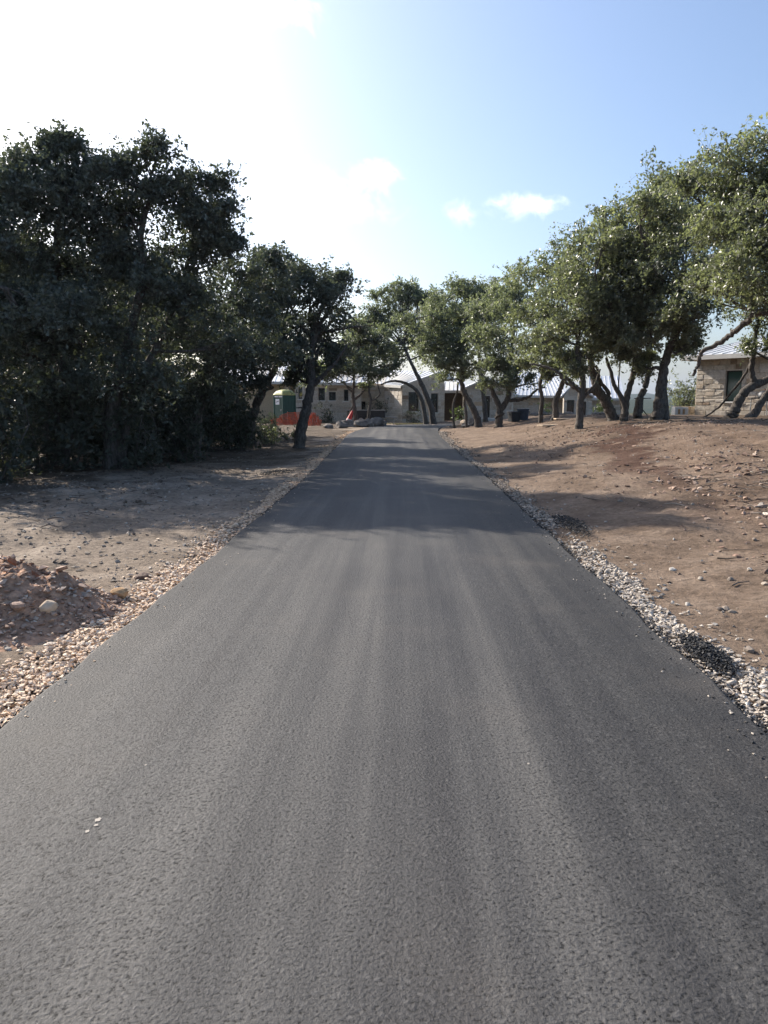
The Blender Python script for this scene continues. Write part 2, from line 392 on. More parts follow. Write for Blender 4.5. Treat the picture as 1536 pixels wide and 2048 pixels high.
# ------------------------------------------------------------------ terrain
ROAD_L = np.array([(-1.93, -6), (-1.93, 12), (-2.03, 18.3), (-2.25, 27), (-2.46, 35), (-2.05, 42), (-1.25, 47.5), (.8, 51.6), (5, 54.2), (12, 55.6), (26, 57)])
ROAD_R = np.array([(1.74, -6), (1.74, 12), (1.74, 18), (1.68, 27), (1.70, 33), (1.95, 40), (2.55, 45.5), (3.8, 48.6), (6.8, 50.6), (13, 51.7), (26, 53)])
def road_edges(n_per=26):
    return smooth_path(ROAD_L, n_per), smooth_path(ROAD_R, n_per)
REL, RER = road_edges()
def on_road(x, y):
    xl = np.interp(y, REL[:, 1], REL[:, 0]); xr = np.interp(y, RER[:, 1], RER[:, 0])
    return xl, xr
PILE = (-3.36, 5.72)
def terrain(x, y):
    x = np.asarray(x, float); y = np.asarray(y, float)
    z = .80 * ss(2.7, 8.8, x) * ss(2.5, 15, y) * (1 - ss(36, 74, y))
    z = z + .10 * ss(2.2, 3.4, x) * ss(1, 6, y) * (1 - ss(30, 44, y))
    z = z - .15 * ss(40, 58, y) - .05 * ss(-2.2, -3.5, x)
    far = np.hypot(x - 2, y - 32)
    z = z - 60 * ss(62, 900, far)
    und = ss(2.1, 3.6, np.abs(x)) * (1 - ss(60, 90, far))
    z = z + und * (.10 * fbm(x * .35, y * .35, 3, 3) + .06 * fbm(x * 1.6, y * 1.6, 3, 11) + .035 * fbm(x * 5, y * 5, 3, 23))
    z = z + 10 * ss(120, 500, far) * fbm(x * .004, y * .004, 3, 5)
    # wheel ruts climbing the bank
    for off in (0, 1.5):
        rut = np.exp(-((x - (1.9 + .24 * y + off)) / .22) ** 2) * ss(7, 10, y) * (1 - ss(20, 26, y))
        z = z - .035 * rut
    # road bed
    xl, xr = on_road(x, y)
    bed = ss(.35, .0, np.maximum(xl - x, x - xr)) * (y < 58)
    z = np.where(bed > 0, z * (1 - bed) - .03 * bed, z)
    bed2 = (np.hypot(np.maximum(0, np.abs(x - 14) - 13), np.maximum(0, np.abs(y - 53.5) - 3)) < 1.5)
    z = np.where(bed2 & (y > 45), -.2, z)
    return z
def tz(x, y): return float(terrain(np.array([x]), np.array([y]))[0])

def grow(a, step, fac, lim):
    out = [a]
    while out[-1] < lim: out.append(out[-1] + step); step *= fac
    return out
xs_r = grow(0, .10, 1.0, 7.5); xs_r += grow(xs_r[-1] + .1, .1, 1.075, 6000)
xs = np.array([-v for v in xs_r[:0:-1]] + xs_r)
ys_f = grow(1.0, .055, 1.0145, 75); ys_f += grow(ys_f[-1] + 1.0, 1.2, 1.1, 7000)
ys = np.array([-v for v in grow(.0, .6, 1.35, 5000)[:0:-1]] + ys_f)
GX, GY = np.meshgrid(xs, ys); GZ = terrain(GX, GY)
nx, ny = len(xs), len(ys)
i = np.arange(ny - 1)[:, None] * nx + np.arange(nx - 1)[None, :]
GF = np.stack([i, i + 1, i + 1 + nx, i + nx], -1).reshape(-1, 4)
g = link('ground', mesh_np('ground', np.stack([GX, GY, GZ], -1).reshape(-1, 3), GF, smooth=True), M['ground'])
tag(g, kind='structure')

# driveway: one slab with a ragged, rolled edge
nst = len(REL); crossf = np.concatenate([[0, .0035], np.linspace(.04, .96, 13), [.9965, 1]])
# resample along so that the near part is fine
def resample(P, n_near=240):
    s = np.concatenate([[0], np.cumsum(np.linalg.norm(np.diff(P, axis=0), axis=1))])
    t = np.linspace(0, 1, n_near) ** 1.5
    return np.stack([np.interp(t * s[-1], s, P[:, 0]), np.interp(t * s[-1], s, P[:, 1])], -1), t
L2, _ = resample(REL); R2, _ = resample(RER)
nn = len(L2)
rag_l = .045 * fbm(np.arange(nn) * .9, np.zeros(nn), 4, 41); rag_r = .045 * fbm(np.arange(nn) * .9, np.zeros(nn), 4, 77)
dirv = (R2 - L2) / np.linalg.norm(R2 - L2, axis=1)[:, None]
Lr = L2 + dirv * rag_l[:, None]; Rr = R2 + dirv * rag_r[:, None]
rows = []
zroad = lambda y: -.14 * ss(40, 58, y)
for f in crossf:
    p = Lr * (1 - f) + Rr * f
    z = .035 + .02 * (1 - (2 * f - 1) ** 2) + zroad(p[:, 1]) + .004 * fbm(p[:, 0] * 1.5, p[:, 1] * .6, 2, 9)
    rows.append(np.column_stack([p, z]))
sl = np.column_stack([Lr - dirv * .07, -.06 + zroad(Lr[:, 1])]); sr = np.column_stack([Rr + dirv * .07, -.06 + zroad(Rr[:, 1])])
rows = [sl] + rows + [sr]
RV = np.stack(rows, 1); k = RV.shape[1]
i = np.arange(nn - 1)[:, None] * k + np.arange(k - 1)[None, :]
RF = np.stack([i, i + 1, i + 1 + k, i + k], -1).reshape(-1, 4)
rd = link('driveway', mesh_np('driveway', RV.reshape(-1, 3), RF, smooth=True), M['asphalt'])
tag(rd, kind='structure')

# distant hills beyond the valley
def make_hills():
    ang = np.linspace(-math.pi, math.pi, 361); rad = np.array([900, 1300, 1700, 2100, 2500, 3000, 3600, 4300])
    prof = np.array([-62, -40, 0, 14, -30, 10, 44, 20])
    A, R = np.meshgrid(ang, rad); hx, hy = R * np.sin(A), R * np.cos(A)
    Z = prof[:, None] + (18 + R * .012) * fbm(hx * .0022, hy * .0022, 5, 31)
    Z[0] = -75
    V = np.stack([hx, hy, Z], -1).reshape(-1, 3); n = len(ang)
    i = np.arange(len(rad) - 1)[:, None] * n + np.arange(n - 1)[None, :]
    Fq = np.stack([i, i + 1, i + 1 + n, i + n], -1).reshape(-1, 4)
    m, N, L, p = new_mat('wooded_hills'); tc = N.new('ShaderNodeTexCoord')
    n1 = noise(N, L, .035, 6, .7, tc.outputs['Object'])
    r = ramp(N, [(.35, (.018, .027, .017)), (.55, (.032, .042, .025)), (.75, (.07, .066, .044))]); L.new(n1.outputs['Fac'], r.inputs[0])
    L.new(r.outputs[0], p.inputs['Base Color']); p.inputs['Roughness'].default_value = 1; p.inputs['Specular IOR Level'].default_value = 0
    tag(link('hills', mesh_np('hills', V, Fq, smooth=True), m), kind='structure')
make_hills()

# ------------------------------------------------------------------ houses
def wall_panel(house, a, b, z0, z1, th, openings, mat_core, stones=None, gable=None, name='wall', stone_parts=False, seed=1):
    """a,b = ends of the outer wall line on plan (seen from outside a is left); openings = (u0,u1,z0,z1); gable = (u, z) of the peak"""
    r_ = random.Random(seed)
    a, b = np.array(a, float), np.array(b, float); Lw = np.linalg.norm(b - a); u = (b - a) / Lw
    n_out = np.array([u[1], -u[0]])
    P = lambda s, z, o=0: np.array([*(a + u * s + n_out * o), z])
    N3 = np.array([-n_out[0], -n_out[1], 0.0])
    mb = MB()
    us = sorted({0, Lw, *[o[0] for o in openings], *[o[1] for o in openings]})
    for s0, s1 in zip(us[:-1], us[1:]):
        ops = sorted([o for o in openings if o[0] <= s0 + 1e-6 and o[1] >= s1 - 1e-6], key=lambda o: o[2])
        zz = z0
        for o in ops:
            if o[2] > zz: mb.prism([P(s0, zz), P(s1, zz), P(s1, o[2]), P(s0, o[2])], N3, th)
            zz = o[3]
        if zz < z1: mb.prism([P(s0, zz), P(s1, zz), P(s1, z1), P(s0, z1)], N3, th)
    if gable: mb.prism([P(0, z1), P(Lw, z1), P(Lw, gable[2] if len(gable) > 2 else z1 + .001), P(gable[0], gable[1])], N3, th)
    w = mb.build(name, mat_core, house)
    def top(s):
        if not gable: return z1
        zr = gable[2] if len(gable) > 2 else z1
        return z1 + (gable[1] - z1) * s / gable[0] if s < gable[0] else gable[1] + (zr - gable[1]) * (s - gable[0]) / (Lw - gable[0])
    if stones:
        smin, smax, hmin, hmax = stones
        z = z0; cl = MB(); made = 0
        while z < (gable[1] if gable else z1) - .04:
            h = r_.uniform(hmin, hmax)
            if not gable and z + h > z1 - .06: h = z1 - z
            s = -.0
            while s < Lw - .02:
                wd = r_.uniform(smin, smax)
                if s + wd > Lw - smin * .5: wd = Lw - s
                hh = h
                c0, c1 = s + .004, s + wd - .004; e0, e1 = z + .004, z + h - .004
                bad = any(c1 > o[0] - .02 and c0 < o[1] + .02 and e1 > o[2] - .02 and e0 < o[3] + .02 for o in openings)
                if bad:     # trim the stone to the opening
                    for o in openings:
                        if e1 > o[2] and e0 < o[3]:
                            if c0 < o[0] < c1: c1 = o[0] - .01; bad = False
                            elif c0 < o[1] < c1: c0 = o[1] + .01; bad = False
                    bad = bad or c1 - c0 < .05
                if not bad and min(top(c0), top(c1)) >= e1:
                    o_ = r_.uniform(.012, .034); ins = min(.02, (e1 - e0) * .2); j = lambda: r_.uniform(-.012, .012)
                    vs = [P(c0, e0), P(c1, e0), P(c1, e1), P(c0, e1), P(c0 + ins + j(), e0 + ins + j() * .5, o_ + j()), P(c1 - ins + j(), e0 + ins + j() * .5, o_ + j()),
                          P(c1 - ins + j(), e1 - ins + j() * .5, o_ + j()), P(c0 + ins + j(), e1 - ins + j() * .5, o_ + j())]
                    fs = [[4, 5, 6, 7], [0, 1, 5, 4], [1, 2, 6, 5], [2, 3, 7, 6], [3, 0, 4, 7], [3, 2, 1, 0]]
                    if stone_parts and made < 290:
                        MB().add(vs, fs, r_.random()).build('stone', M['stone_wall'], w); made += 1
                    else: cl.add(vs, fs, r_.random())
                s += wd
            z += h
        if cl.v: tag(cl.build('stone_cladding', M['stone_wall'], w), kind='stuff')
    return w, P, N3, u

def window(house, P, N3, o, glass=None, sill=True, mull=0, depth=.12):
    """a framed window set back in the opening"""
    s0, s1, z0, z1 = o; fw = .055
    wd = empty('window'); wd.parent = house
    mb = MB()
    Q = lambda s, z: P(s, z, -depth)
    for (a0, a1, b0, b1) in ((s0, s1, z0, z0 + fw), (s0, s1, z1 - fw, z1), (s0, s0 + fw, z0 + fw, z1 - fw), (s1 - fw, s1, z0 + fw, z1 - fw)):
        mb.prism([Q(a0, b0), Q(a1, b0), Q(a1, b1), Q(a0, b1)], N3, .06)
    for k_ in range(mull):
        zc = z0 + (z1 - z0) * (k_ + 1) / (mull + 1)
        mb.prism([Q(s0 + fw, zc - .02), Q(s1 - fw, zc - .02), Q(s1 - fw, zc + .02), Q(s0 + fw, zc + .02)], N3, .05)
    mb.build('frame', M['frame'], wd)
    G = lambda s, z: P(s, z, -depth - .025)
    MB().prism([G(s0 + fw * .8, z0 + fw * .8), G(s1 - fw * .8, z0 + fw * .8), G(s1 - fw * .8, z1 - fw * .8), G(s0 + fw * .8, z1 - fw * .8)], N3, .012).build('pane', glass or M['glass'], wd)
    if sill:
        MB().prism([P(s0 - .06, z0 - .07, .09), P(s1 + .06, z0 - .07, .09), P(s1 + .06, z0, .09), P(s0 - .06, z0, .09)], N3, .2).build('sill', M['pale_trim'], wd)
    return wd

def roof_plane(house, e0, e1, r1, r0, n, name='roof', fascia=True):
    """standing-seam roof: eave e0->e1, ridge r0->r1, n panels, each a part of the roof with its seam standing up"""
    e0, e1, r1, r0 = [np.array(p, float) for p in (e0, e1, r1, r0)]
    nv = np.cross(e1 - e0, r0 - e0 if np.linalg.norm(r0 - e0) > .1 else r1 - e0); nv /= np.linalg.norm(nv)
    if nv[2] < 0: nv = -nv
    rf = MB().prism([e0, e1, r1, r0] if np.linalg.norm(r0 - r1) > .05 else [e0, e1, r1], -nv, .09).build(name, M['fascia'], house)
    def cut(t):   # line up the slope at fraction t of the eave
        return e0 + (e1 - e0) * t, r0 + (r1 - r0) * t
    for k_ in range(n):
        t0, t1 = k_ / n, (k_ + 1) / n
        a0, b0 = cut(t0); a1, b1 = cut(t1)
        mb = MB(); off = nv * .004
        q = [a0 + off, a1 + off, b1 + off, b0 + off]
        if np.linalg.norm(b0 - b1) < .02: q = q[:3]
        mb.prism(q, nv, .012)
        sd = (a1 - a0) / np.linalg.norm(a1 - a0) * .02
        mb.prism([a0 + off, a0 + off + sd, b0 + off + sd, b0 + off], nv, .055)
        mb.build('roof_panel', M['roof'], rf)
    if fascia:
        dn = np.array([0, 0, -1.0]); out = np.cross(e1 - e0, [0, 0, 1.0]); out /= np.linalg.norm(out)
        if np.dot(out, (e0 - r0)[:3]) < 0: out = -out
        MB().prism([e0 + out * .006, e1 + out * .006, e1 + out * .006 + dn * .2, e0 + out * .006 + dn * .2], out, .025).build('fascia', M['fascia'], rf)
    return rf

HB = -.25
def xy(px, d):
    p = at(px, 800, d); return (p[0], p[1])
def zz(py, d): return float(at(804, py, d)[2])

def build_main_house():
    h = empty('stone_house'); tag(h, 'long low limestone ranch house with silver metal roofs at the end of the driveway', 'house')
    m_ = M['mortar']; S = (.35, .95, .16, .34)
    # A: warm stucco wing at the left
    wA, P, N3, u = wall_panel(h, xy(440, 62.5), xy(592, 61.5), HB, zz(764, 62), .25, [], M['stucco'], None, name='stucco_wall')
    pa = at(574, 800, 61.0); MB().box((pa[0], pa[1], (HB + zz(764, 61)) / 2), (.34, .34, zz(764, 61) - HB)).build('porch_post', M['stucco'], h)
    roof_plane(h, at(430, 764, 62), at(632, 763, 60.2), at(650, 722, 66), at(440, 722, 68), 20)
    # B: wall with small windows
    a, b = xy(590, 60.5), xy(722, 60.0); Lw = np.linalg.norm(np.array(b) - np.array(a)); f = lambda px: (px - 590) / 132 * Lw
    op = [(f(597), f(605), zz(798, 60.4), zz(774, 60.4)), (f(637), f(650), zz(801, 60.3), zz(776, 60.3)), (f(658), f(672), zz(801, 60.3), zz(784, 60.3)), (f(688), f(697), zz(802, 60.1), zz(779, 60.1))]
    wB, P, N3, u = wall_panel(h, a, b, HB, zz(766, 60), .25, op, m_, S, seed=3)
    for o in op: window(h, P, N3, o)
    roof_plane(h, at(632, 765, 59.7), at(730, 766, 59.4), at(745, 732, 65), at(650, 722, 66), 10)
    # C: recessed entry bay
    a, b = xy(719, 61.8), xy(807, 61.4); Lw = np.linalg.norm(np.array(b) - np.array(a)); f = lambda px: (px - 719) / 88 * Lw
    op = [(f(722), f(731), HB + .12, zz(803, 61.6)), (f(783), f(805), zz(821, 61.5), zz(775, 61.5))]
    wC, P, N3, u = wall_panel(h, a, b, HB, zz(771, 61.5), .25, op, m_, S, seed=5)
    for o in op: window(h, P, N3, o)
    # D: gable wing
    A1 = at(802, 771, 58.5); B1 = at(879, 744, 60.2)
    a, b = (A1[0] + .1, A1[1] + .12), xy(889, 60.6); Lw = np.linalg.norm(np.array(b) - np.array(a)); f = lambda px: (px - 806) / 83 * Lw
    op = [(f(818), f(838), zz(823, 59), zz(784, 59)), (f(862), f(876), zz(825, 60.1), zz(787, 60.1))]
    wD, P, N3, u = wall_panel(h, a, b, HB, zz(772, 58.6), .25, op, m_, S, gable=(Lw * .86, B1[2] - .1, zz(766, 60.6)), seed=7)
    for o in op: window(h, P, N3, o)
    side, *_ = wall_panel(h, xy(768, 61.7), a, HB, zz(772, 59), .25, [], m_, S, seed=8)
    roof_plane(h, at(768, 769, 61.2), A1, B1, at(783, 741, 66), 11)
    roof_plane(h, at(895, 761, 60.4), at(915, 762, 66), at(895, 744, 66), B1, 6, fascia=False)
    # tall roof seen past the gable
    roof_plane(h, at(715, 768, 66), at(800, 768, 64), at(790, 733, 69), at(720, 733, 70), 9)
    # E: entry recess, its shade put into the wall colour, with a low dark roof
    wE, P, N3, u = wall_panel(h, xy(886, 64), xy(930, 64), HB, zz(776, 64), .25, [], M['entry_shade'], None, name='entry_wall')
    roof_plane(h, at(888, 781, 62), at(932, 781, 62), at(930, 764, 66), at(890, 764, 66), 5)
    # F: wing with the tall narrow window
    a, b = xy(926, 60.2), xy(1024, 60.0); Lw = np.linalg.norm(np.array(b) - np.array(a)); f = lambda px: (px - 926) / 98 * Lw
    op = [(f(967), f(980), zz(835, 60), zz(792, 60))]
    wF, P, N3, u = wall_panel(h, a, b, HB, zz(778, 60), .25, op, m_, S, gable=(Lw * .5, zz(757, 60), zz(777.9, 60)), seed=11)
    for o in op: window(h, P, N3, o, sill=False)
    roof_plane(h, at(920, 779, 59.8), at(975, 755.5, 59.7), at(975, 755, 67), at(920, 776, 67), 6, fascia=False)
    roof_plane(h, at(1030, 779, 59.8), at(1030, 776, 67), at(975, 755, 67), at(975, 755.5, 59.7), 6, fascia=False)
    wall_panel(h, xy(1024, 60.2), xy(1026, 72), HB, zz(780, 66), .25, [], m_, S, seed=12)
    # G: long wall set back, big silver roof
    wG, P, N3, u = wall_panel(h, xy(1018, 72), xy(1132, 72), -.45, zz(791, 72), .25, [], m_, S, seed=13)
    roof_plane(h, at(1012, 790, 71.4), at(1140, 792, 71.0), at(1110, 745, 78), at(1030, 745, 78), 16)
    # H: small gable
    a, b = xy(1128, 68.5), xy(1184, 69); Lw = np.linalg.norm(np.array(b) - np.array(a)); f = lambda px: (px - 1128) / 56 * Lw
    op = [(f(1134), f(1149), zz(829, 68.5), zz(800, 68.5)), (f(1165), f(1173), zz(831, 69), zz(803, 69))]
    wH, P, N3, u = wall_panel(h, a, b, -.45, zz(792, 68.5), .25, op, m_, S, gable=(Lw * .3, zz(770, 68.5), zz(791, 69)), seed=15)
    for o in op: window(h, P, N3, o)
    pk = at(1146, 768.5, 68.2)
    roof_plane(h, at(1188, 793, 68.4), at(1192, 793, 76), at(1149, 768, 76), pk, 6, fascia=False)
    roof_plane(h, at(1122, 793, 68.2), pk, at(1149, 768, 76), at(1126, 793, 76), 4, fascia=False)
    # I: end wall, warmer stone
    wI, P, N3, u = wall_panel(h, xy(1182, 70), xy(1244, 70), -.45, zz(797, 70), .25, [], M['stucco'], S, seed=17)
    roof_plane(h, at(1178, 796, 69.3), at(1250, 797, 69.3), at(1240, 752, 76), at(1178, 752, 76), 8)
    # back mass so the roofs do not float
    for (px0, px1, d0, d1, zt) in ((445, 720, 62.8, 70, 2.9), (724, 800, 62.2, 70, 2.6), (1030, 1240, 72.6, 80, 1.7)):
        p0, p1 = at(px0, 800, d0), at(px1, 800, d0)
        MB().box(((p0[0] + p1[0]) / 2, (d0 + d1) / 2, (zt - .6) / 2), (p1[0] - p0[0], d1 - d0, zt + .6)).build('rear_wall', M['stucco'], h)
    return h
build_main_house()

def build_right_house():
    h = empty('stone_cottage'); tag(h, 'limestone cottage with hipped silver seam roof and a tall window with painted-in green reflection behind leaning oaks', 'house')
    a = np.array(xy(1391, 37.5)); u0 = np.array([.60, -.80]); nin = np.array([.80, .60]); Lw = 9.5; b = a + u0 * Lw
    zb, zt = .45, zz(716, 37.5)
    def along(px):      # where the bearing px meets the wall line
        r = ray(px, 800); k_ = r[0] / r[1]; return (k_ * a[1] - a[0]) / (u0[0] - k_ * u0[1])
    op = [(along(1448), along(1481), zz(803, 36.2), zz(742, 36.2))]
    w, P, N3, u = wall_panel(h, a, b, zb, zt, .3, op, M['mortar'], (.28, .66, .13, .27), stone_parts=True, seed=21)
    for o in op: window(h, P, N3, o, glass=M['glass_tree_reflection'])
    c = a + nin * 8.0
    wall_panel(h, c, a, zb, zt, .3, [], M['mortar'], (.3, .7, .14, .28), seed=22)
    MB().prism([P(-.05, zb - .25, .06), P(Lw, zb - .25, .06), P(Lw, zb + .30, .06), P(-.05, zb + .30, .06)], N3, .3).build('foundation', M['concrete'], h)
    V3 = lambda p, z: np.array([p[0], p[1], z]); ov = .55
    e0 = V3(a - u0 * ov - nin * ov, zt + .06); e1 = V3(b + u0 * ov - nin * ov, zt + .06); e3 = V3(c - u0 * ov + nin * ov, zt + .06)
    rz = zt + 1.5
    r0 = V3(a + u0 * 3.2 + nin * 4.0, rz); r1 = V3(b - u0 * .2 + nin * 4.0, rz)
    roof_plane(h, e0, e1, r1, r0, 20); roof_plane(h, e3, e0, r0, r0 + V3(nin, 0) * .02, 16)
    e2 = V3(b + u0 * ov + nin * (8 + ov), zt + .06); roof_plane(h, e2, e3, r0, r1, 20)
    MB().prism([V3(q, zb) for q in (a + u0 * .5 + nin * .5, b + nin * .5, b + nin * 7.8, a + u0 * .5 + nin * 7.8)], (0, 0, 1), zt - zb - .1).build('rear_wall', M['stucco'], h)
build_right_house()

# ------------------------------------------------------------------ trees
def resolve(poly):
    """trunk polyline of (px, py, d) survey points"""
    return np.array([at(*p) for p in poly])

def leaves_np(C, n, size, clump_r, seed, flat=.75):
    r_ = np.random.default_rng(seed)
    m = len(C); per = 12; ns = max(1, n // per)
    ci = r_.integers(0, m, ns)                                  # each spray belongs to a clump
    sd = r_.normal(size=(ns, 3)); sd[:, 2] = sd[:, 2] * .75 + .22; sd /= np.linalg.norm(sd, axis=1)[:, None]
    cr = clump_r[ci][:, None]; sl = cr * r_.uniform(.75, 1.7, ns)[:, None]
    so = C[ci] + r_.normal(size=(ns, 3)) * cr * np.array([.34, .34, .34 * flat])
    bend = r_.normal(size=(ns, 3)) * .22 - np.array([0, 0, .16])
    idx_s = np.repeat(np.arange(ns), per); n = len(idx_s); idx = ci[idx_s]
    t = r_.uniform(.08, 1.0, n)[:, None] ** .8
    P = so[idx_s] + sd[idx_s] * sl[idx_s] * t + bend[idx_s] * sl[idx_s] * t * t + r_.normal(size=(n, 3)) * size * .42
    D = r_.normal(size=(n, 3)); D /= np.linalg.norm(D, axis=1)[:, None]
    D = D * .95 + sd[idx_s] * .75 + np.array([0, 0, .05]); D /= np.linalg.norm(D, axis=1)[:, None]
    U = r_.normal(size=(n, 3)) + np.array([0, 0, .9]); S = np.cross(D, U); S /= np.linalg.norm(S, axis=1)[:, None] + 1e-6
    Nn = np.cross(S, D)
    L = size * r_.uniform(.5, 1.4, n)[:, None]; W = L * r_.uniform(.22, .32, n)[:, None]
    A = P - D * L * .5; B = P + D * L * .5
    Mid = P + D * L * .08 + Nn * W * .35
    V = np.stack([A, Mid + S * W, B, Mid - S * W], 1).reshape(-1, 3)
    i = np.arange(n)[:, None] * 4
    F = np.concatenate([i + np.array([[0, 1, 2]]), i + np.array([[0, 2, 3]])], 1).reshape(-1, 3)
    # the fine twig of each spray, a slim folded strip
    te = so + sd * sl * .9 + bend * sl * .7; tw = np.cross(sd, np.array([.3, .2, .9])); tw /= np.linalg.norm(tw, axis=1)[:, None] + 1e-6; tw *= .003 + .015 * size
    tm = (so + te) / 2
    TV = np.stack([so - tw, tm + tw * .8, te, tm - tw * .8], 1).reshape(-1, 3); j = np.arange(ns)[:, None] * 4
    TF = np.concatenate([j + np.array([[0, 1, 2]]), j + np.array([[0, 2, 3]])], 1).reshape(-1, 3)
    crnd = r_.uniform(0, 1, m)
    rv = np.clip(.62 * crnd[idx] + .38 * r_.uniform(0, 1, n), 0, 1)
    leaves_np.twigs = (TV, TF)
    return V, F, np.repeat(rv, 4)

TREES = 0
def make_tree(label, trunks, lobes, leaf, mat='leaf', group='live oaks along the driveway', name='oak_tree', lai=2.1, seed=None, twig=1.0, clump=1.0, extra_limbs=(), cat='tree', grow_=1.0, sat=.8):
    """trunks: list of (points Nx3, r0, r1); lobes: list of (x,y,z,r[,rz])"""
    global TREES
    TREES += 1; seed = seed or 1000 + TREES
    r_ = np.random.default_rng(seed)
    base = trunks[0][0][0].copy()
    root = empty(name, base); tag(root, label, cat, group)
    def part(nm, V, F, mt, rnd=None, smooth=False):
        return link(nm, mesh_np(nm, V - base, F, rnd, smooth), mt, root)
    allpts = []
    for ti, (pts, ra, rb) in enumerate(trunks):
        pts = np.array(pts, float)
        if ti < 99 and pts[0, 2] < 2: pts = np.vstack([pts[0] - [0, 0, .25], pts])
        S = smooth_path(pts, 7); n = len(S)
        t = np.linspace(0, 1, n); R = ra * (1 - t) + rb * t
        R = R * (1 + .6 * np.exp(-t * 14)) * (1 + .05 * np.sin(np.arange(n) * 1.3 + seed))
        S = S + r_.normal(size=S.shape) * (ra * .05)
        V, Fq = tube_np(S, R, 11, .035); part('trunk', V, Fq, M['bark'], smooth=True)
        for q, rr, tt in zip(S, R, t):
            if tt > .45: allpts.append((q, rr))
    for (pts, ra, rb) in extra_limbs:
        S = smooth_path(np.array(pts, float), 7); S = S + r_.normal(size=S.shape) * (ra * .15)
        V, Fq = tube_np(S, np.linspace(ra, rb, len(S)), 8, .06); part('limb', V, Fq, M['bark'], smooth=True)
    AP = np.array([q for q, _ in allpts]); AR = np.array([x for _, x in allpts])
    C_all, R_all, n_leaf = [], [], 0
    lobes = [(l[0], l[1], l[2], l[3] * grow_) for l in lobes]
    for l in list(lobes):      # side sprays that break the outline of each leafy lobe
        for _ in range(r_.poisson(sat * 1.3)):
            a_ = r_.uniform(0, 6.28); rr = l[3] * r_.uniform(.8, 1.15); dz = l[3] * r_.uniform(-.95, .45)
            lobes.append((l[0] + rr * math.cos(a_), l[1] + rr * math.sin(a_), max(l[2] + dz, base[2] + 1.7), l[3] * r_.uniform(.38, .58)))
    for lb in lobes:
        x, y, z, r = lb[:4]; rz = lb[4] if len(lb) > 4 else r * .95
        c = np.array([x, y, z])
        d = np.linalg.norm((AP - c) * np.array([1, 1, 1.3]), axis=1) + (AP[:, 2] > z) * 2.0
        k0 = int(np.argmin(d)); p0 = AP[k0]; r0 = min(AR[k0] * .6, .04 + .022 * np.linalg.norm(c - p0))
        # limb with a kink or two
        mid = (p0 + c) / 2 + r_.normal(size=3) * .16 * np.linalg.norm(c - p0) + np.array([0, 0, .06 * np.linalg.norm(c - p0)])
        q1 = p0 * .7 + mid * .3 + r_.normal(size=3) * .08
        S = smooth_path([p0, q1, mid, mid * .4 + c * .6 + r_.normal(size=3) * .12 * r, c], 6)
        R = np.linspace(r0, max(.012, r0 * .3), len(S))
        VV, FF = [], []; off = 0
        V, Fq = tube_np(S[::2] if len(S) > 14 else S, R[::2] if len(S) > 14 else R, 6, .05); VV.append(V); FF.append(Fq); off += len(V)
        # clumps on the lobe
        nc = max(6, int(11 * (r / clump) ** 1.7))
        dirs = r_.normal(size=(nc, 3)); dirs /= np.linalg.norm(dirs, axis=1)[:, None]
        dirs[:, 2] = np.where(dirs[:, 2] < -.35, -dirs[:, 2] * .5, dirs[:, 2])
        rad = r_.uniform(.1, 1, nc) ** .45 * r_.uniform(.75, 1.12, nc)
        Cc = c + dirs * rad[:, None] * np.array([r, r, rz])
        cr = r_.uniform(.26, .52, nc) * clump * min(1, .55 + r * .4)
        C_all.append(Cc); R_all.append(cr)
        n_leaf += int(math.pi * r * rz * lai / (.5 * leaf * leaf * .54))
        nb = int(min(nc, 9) * twig)
        for q in r_.permutation(nc)[:nb]:
            s0 = S[r_.integers(len(S) // 2, len(S))]; e = Cc[q]
            mm = (s0 + e) / 2 + r_.normal(size=3) * .15 * np.linalg.norm(e - s0)
            Sb = smooth_path([s0, mm, e], 4)
            Sb = Sb[::2]; V, Fq = tube_np(Sb, np.linspace(max(.012, r0 * .32), .006, len(Sb)), 4, .05)
            VV.append(V); FF.append(Fq + off); off += len(V)
        part('limb', np.vstack(VV), np.vstack(FF), M['bark'], smooth=True)
    C_all = np.vstack(C_all); R_all = np.concatenate(R_all)
    V, Fq, rv = leaves_np(C_all, n_leaf, leaf, R_all, seed + 5)
    part('crown', V, Fq, M[mat], rv); part('twig_spray', *leaves_np.twigs, M['bark'])
    root['n_leaf'] = n_leaf; del root['n_leaf']
    return n_leaf

def LB(lst):      # lobes surveyed as (px, py, d, r[, rz])
    return [(*at(px, py, d), *rest) for (px, py, d, *rest) in lst]
def base_pt(px, d):
    p = at(px, 800, d); return np.array([p[0], d, tz(p[0], d)])
def TR(px, d, poly, ra, rb):   # trunk starting on the ground at bearing px, then survey points
    return (np.vstack([base_pt(px, d), resolve(poly)]), ra, rb)
NL = 0
LSZ = lambda d: .045 + .0024 * d

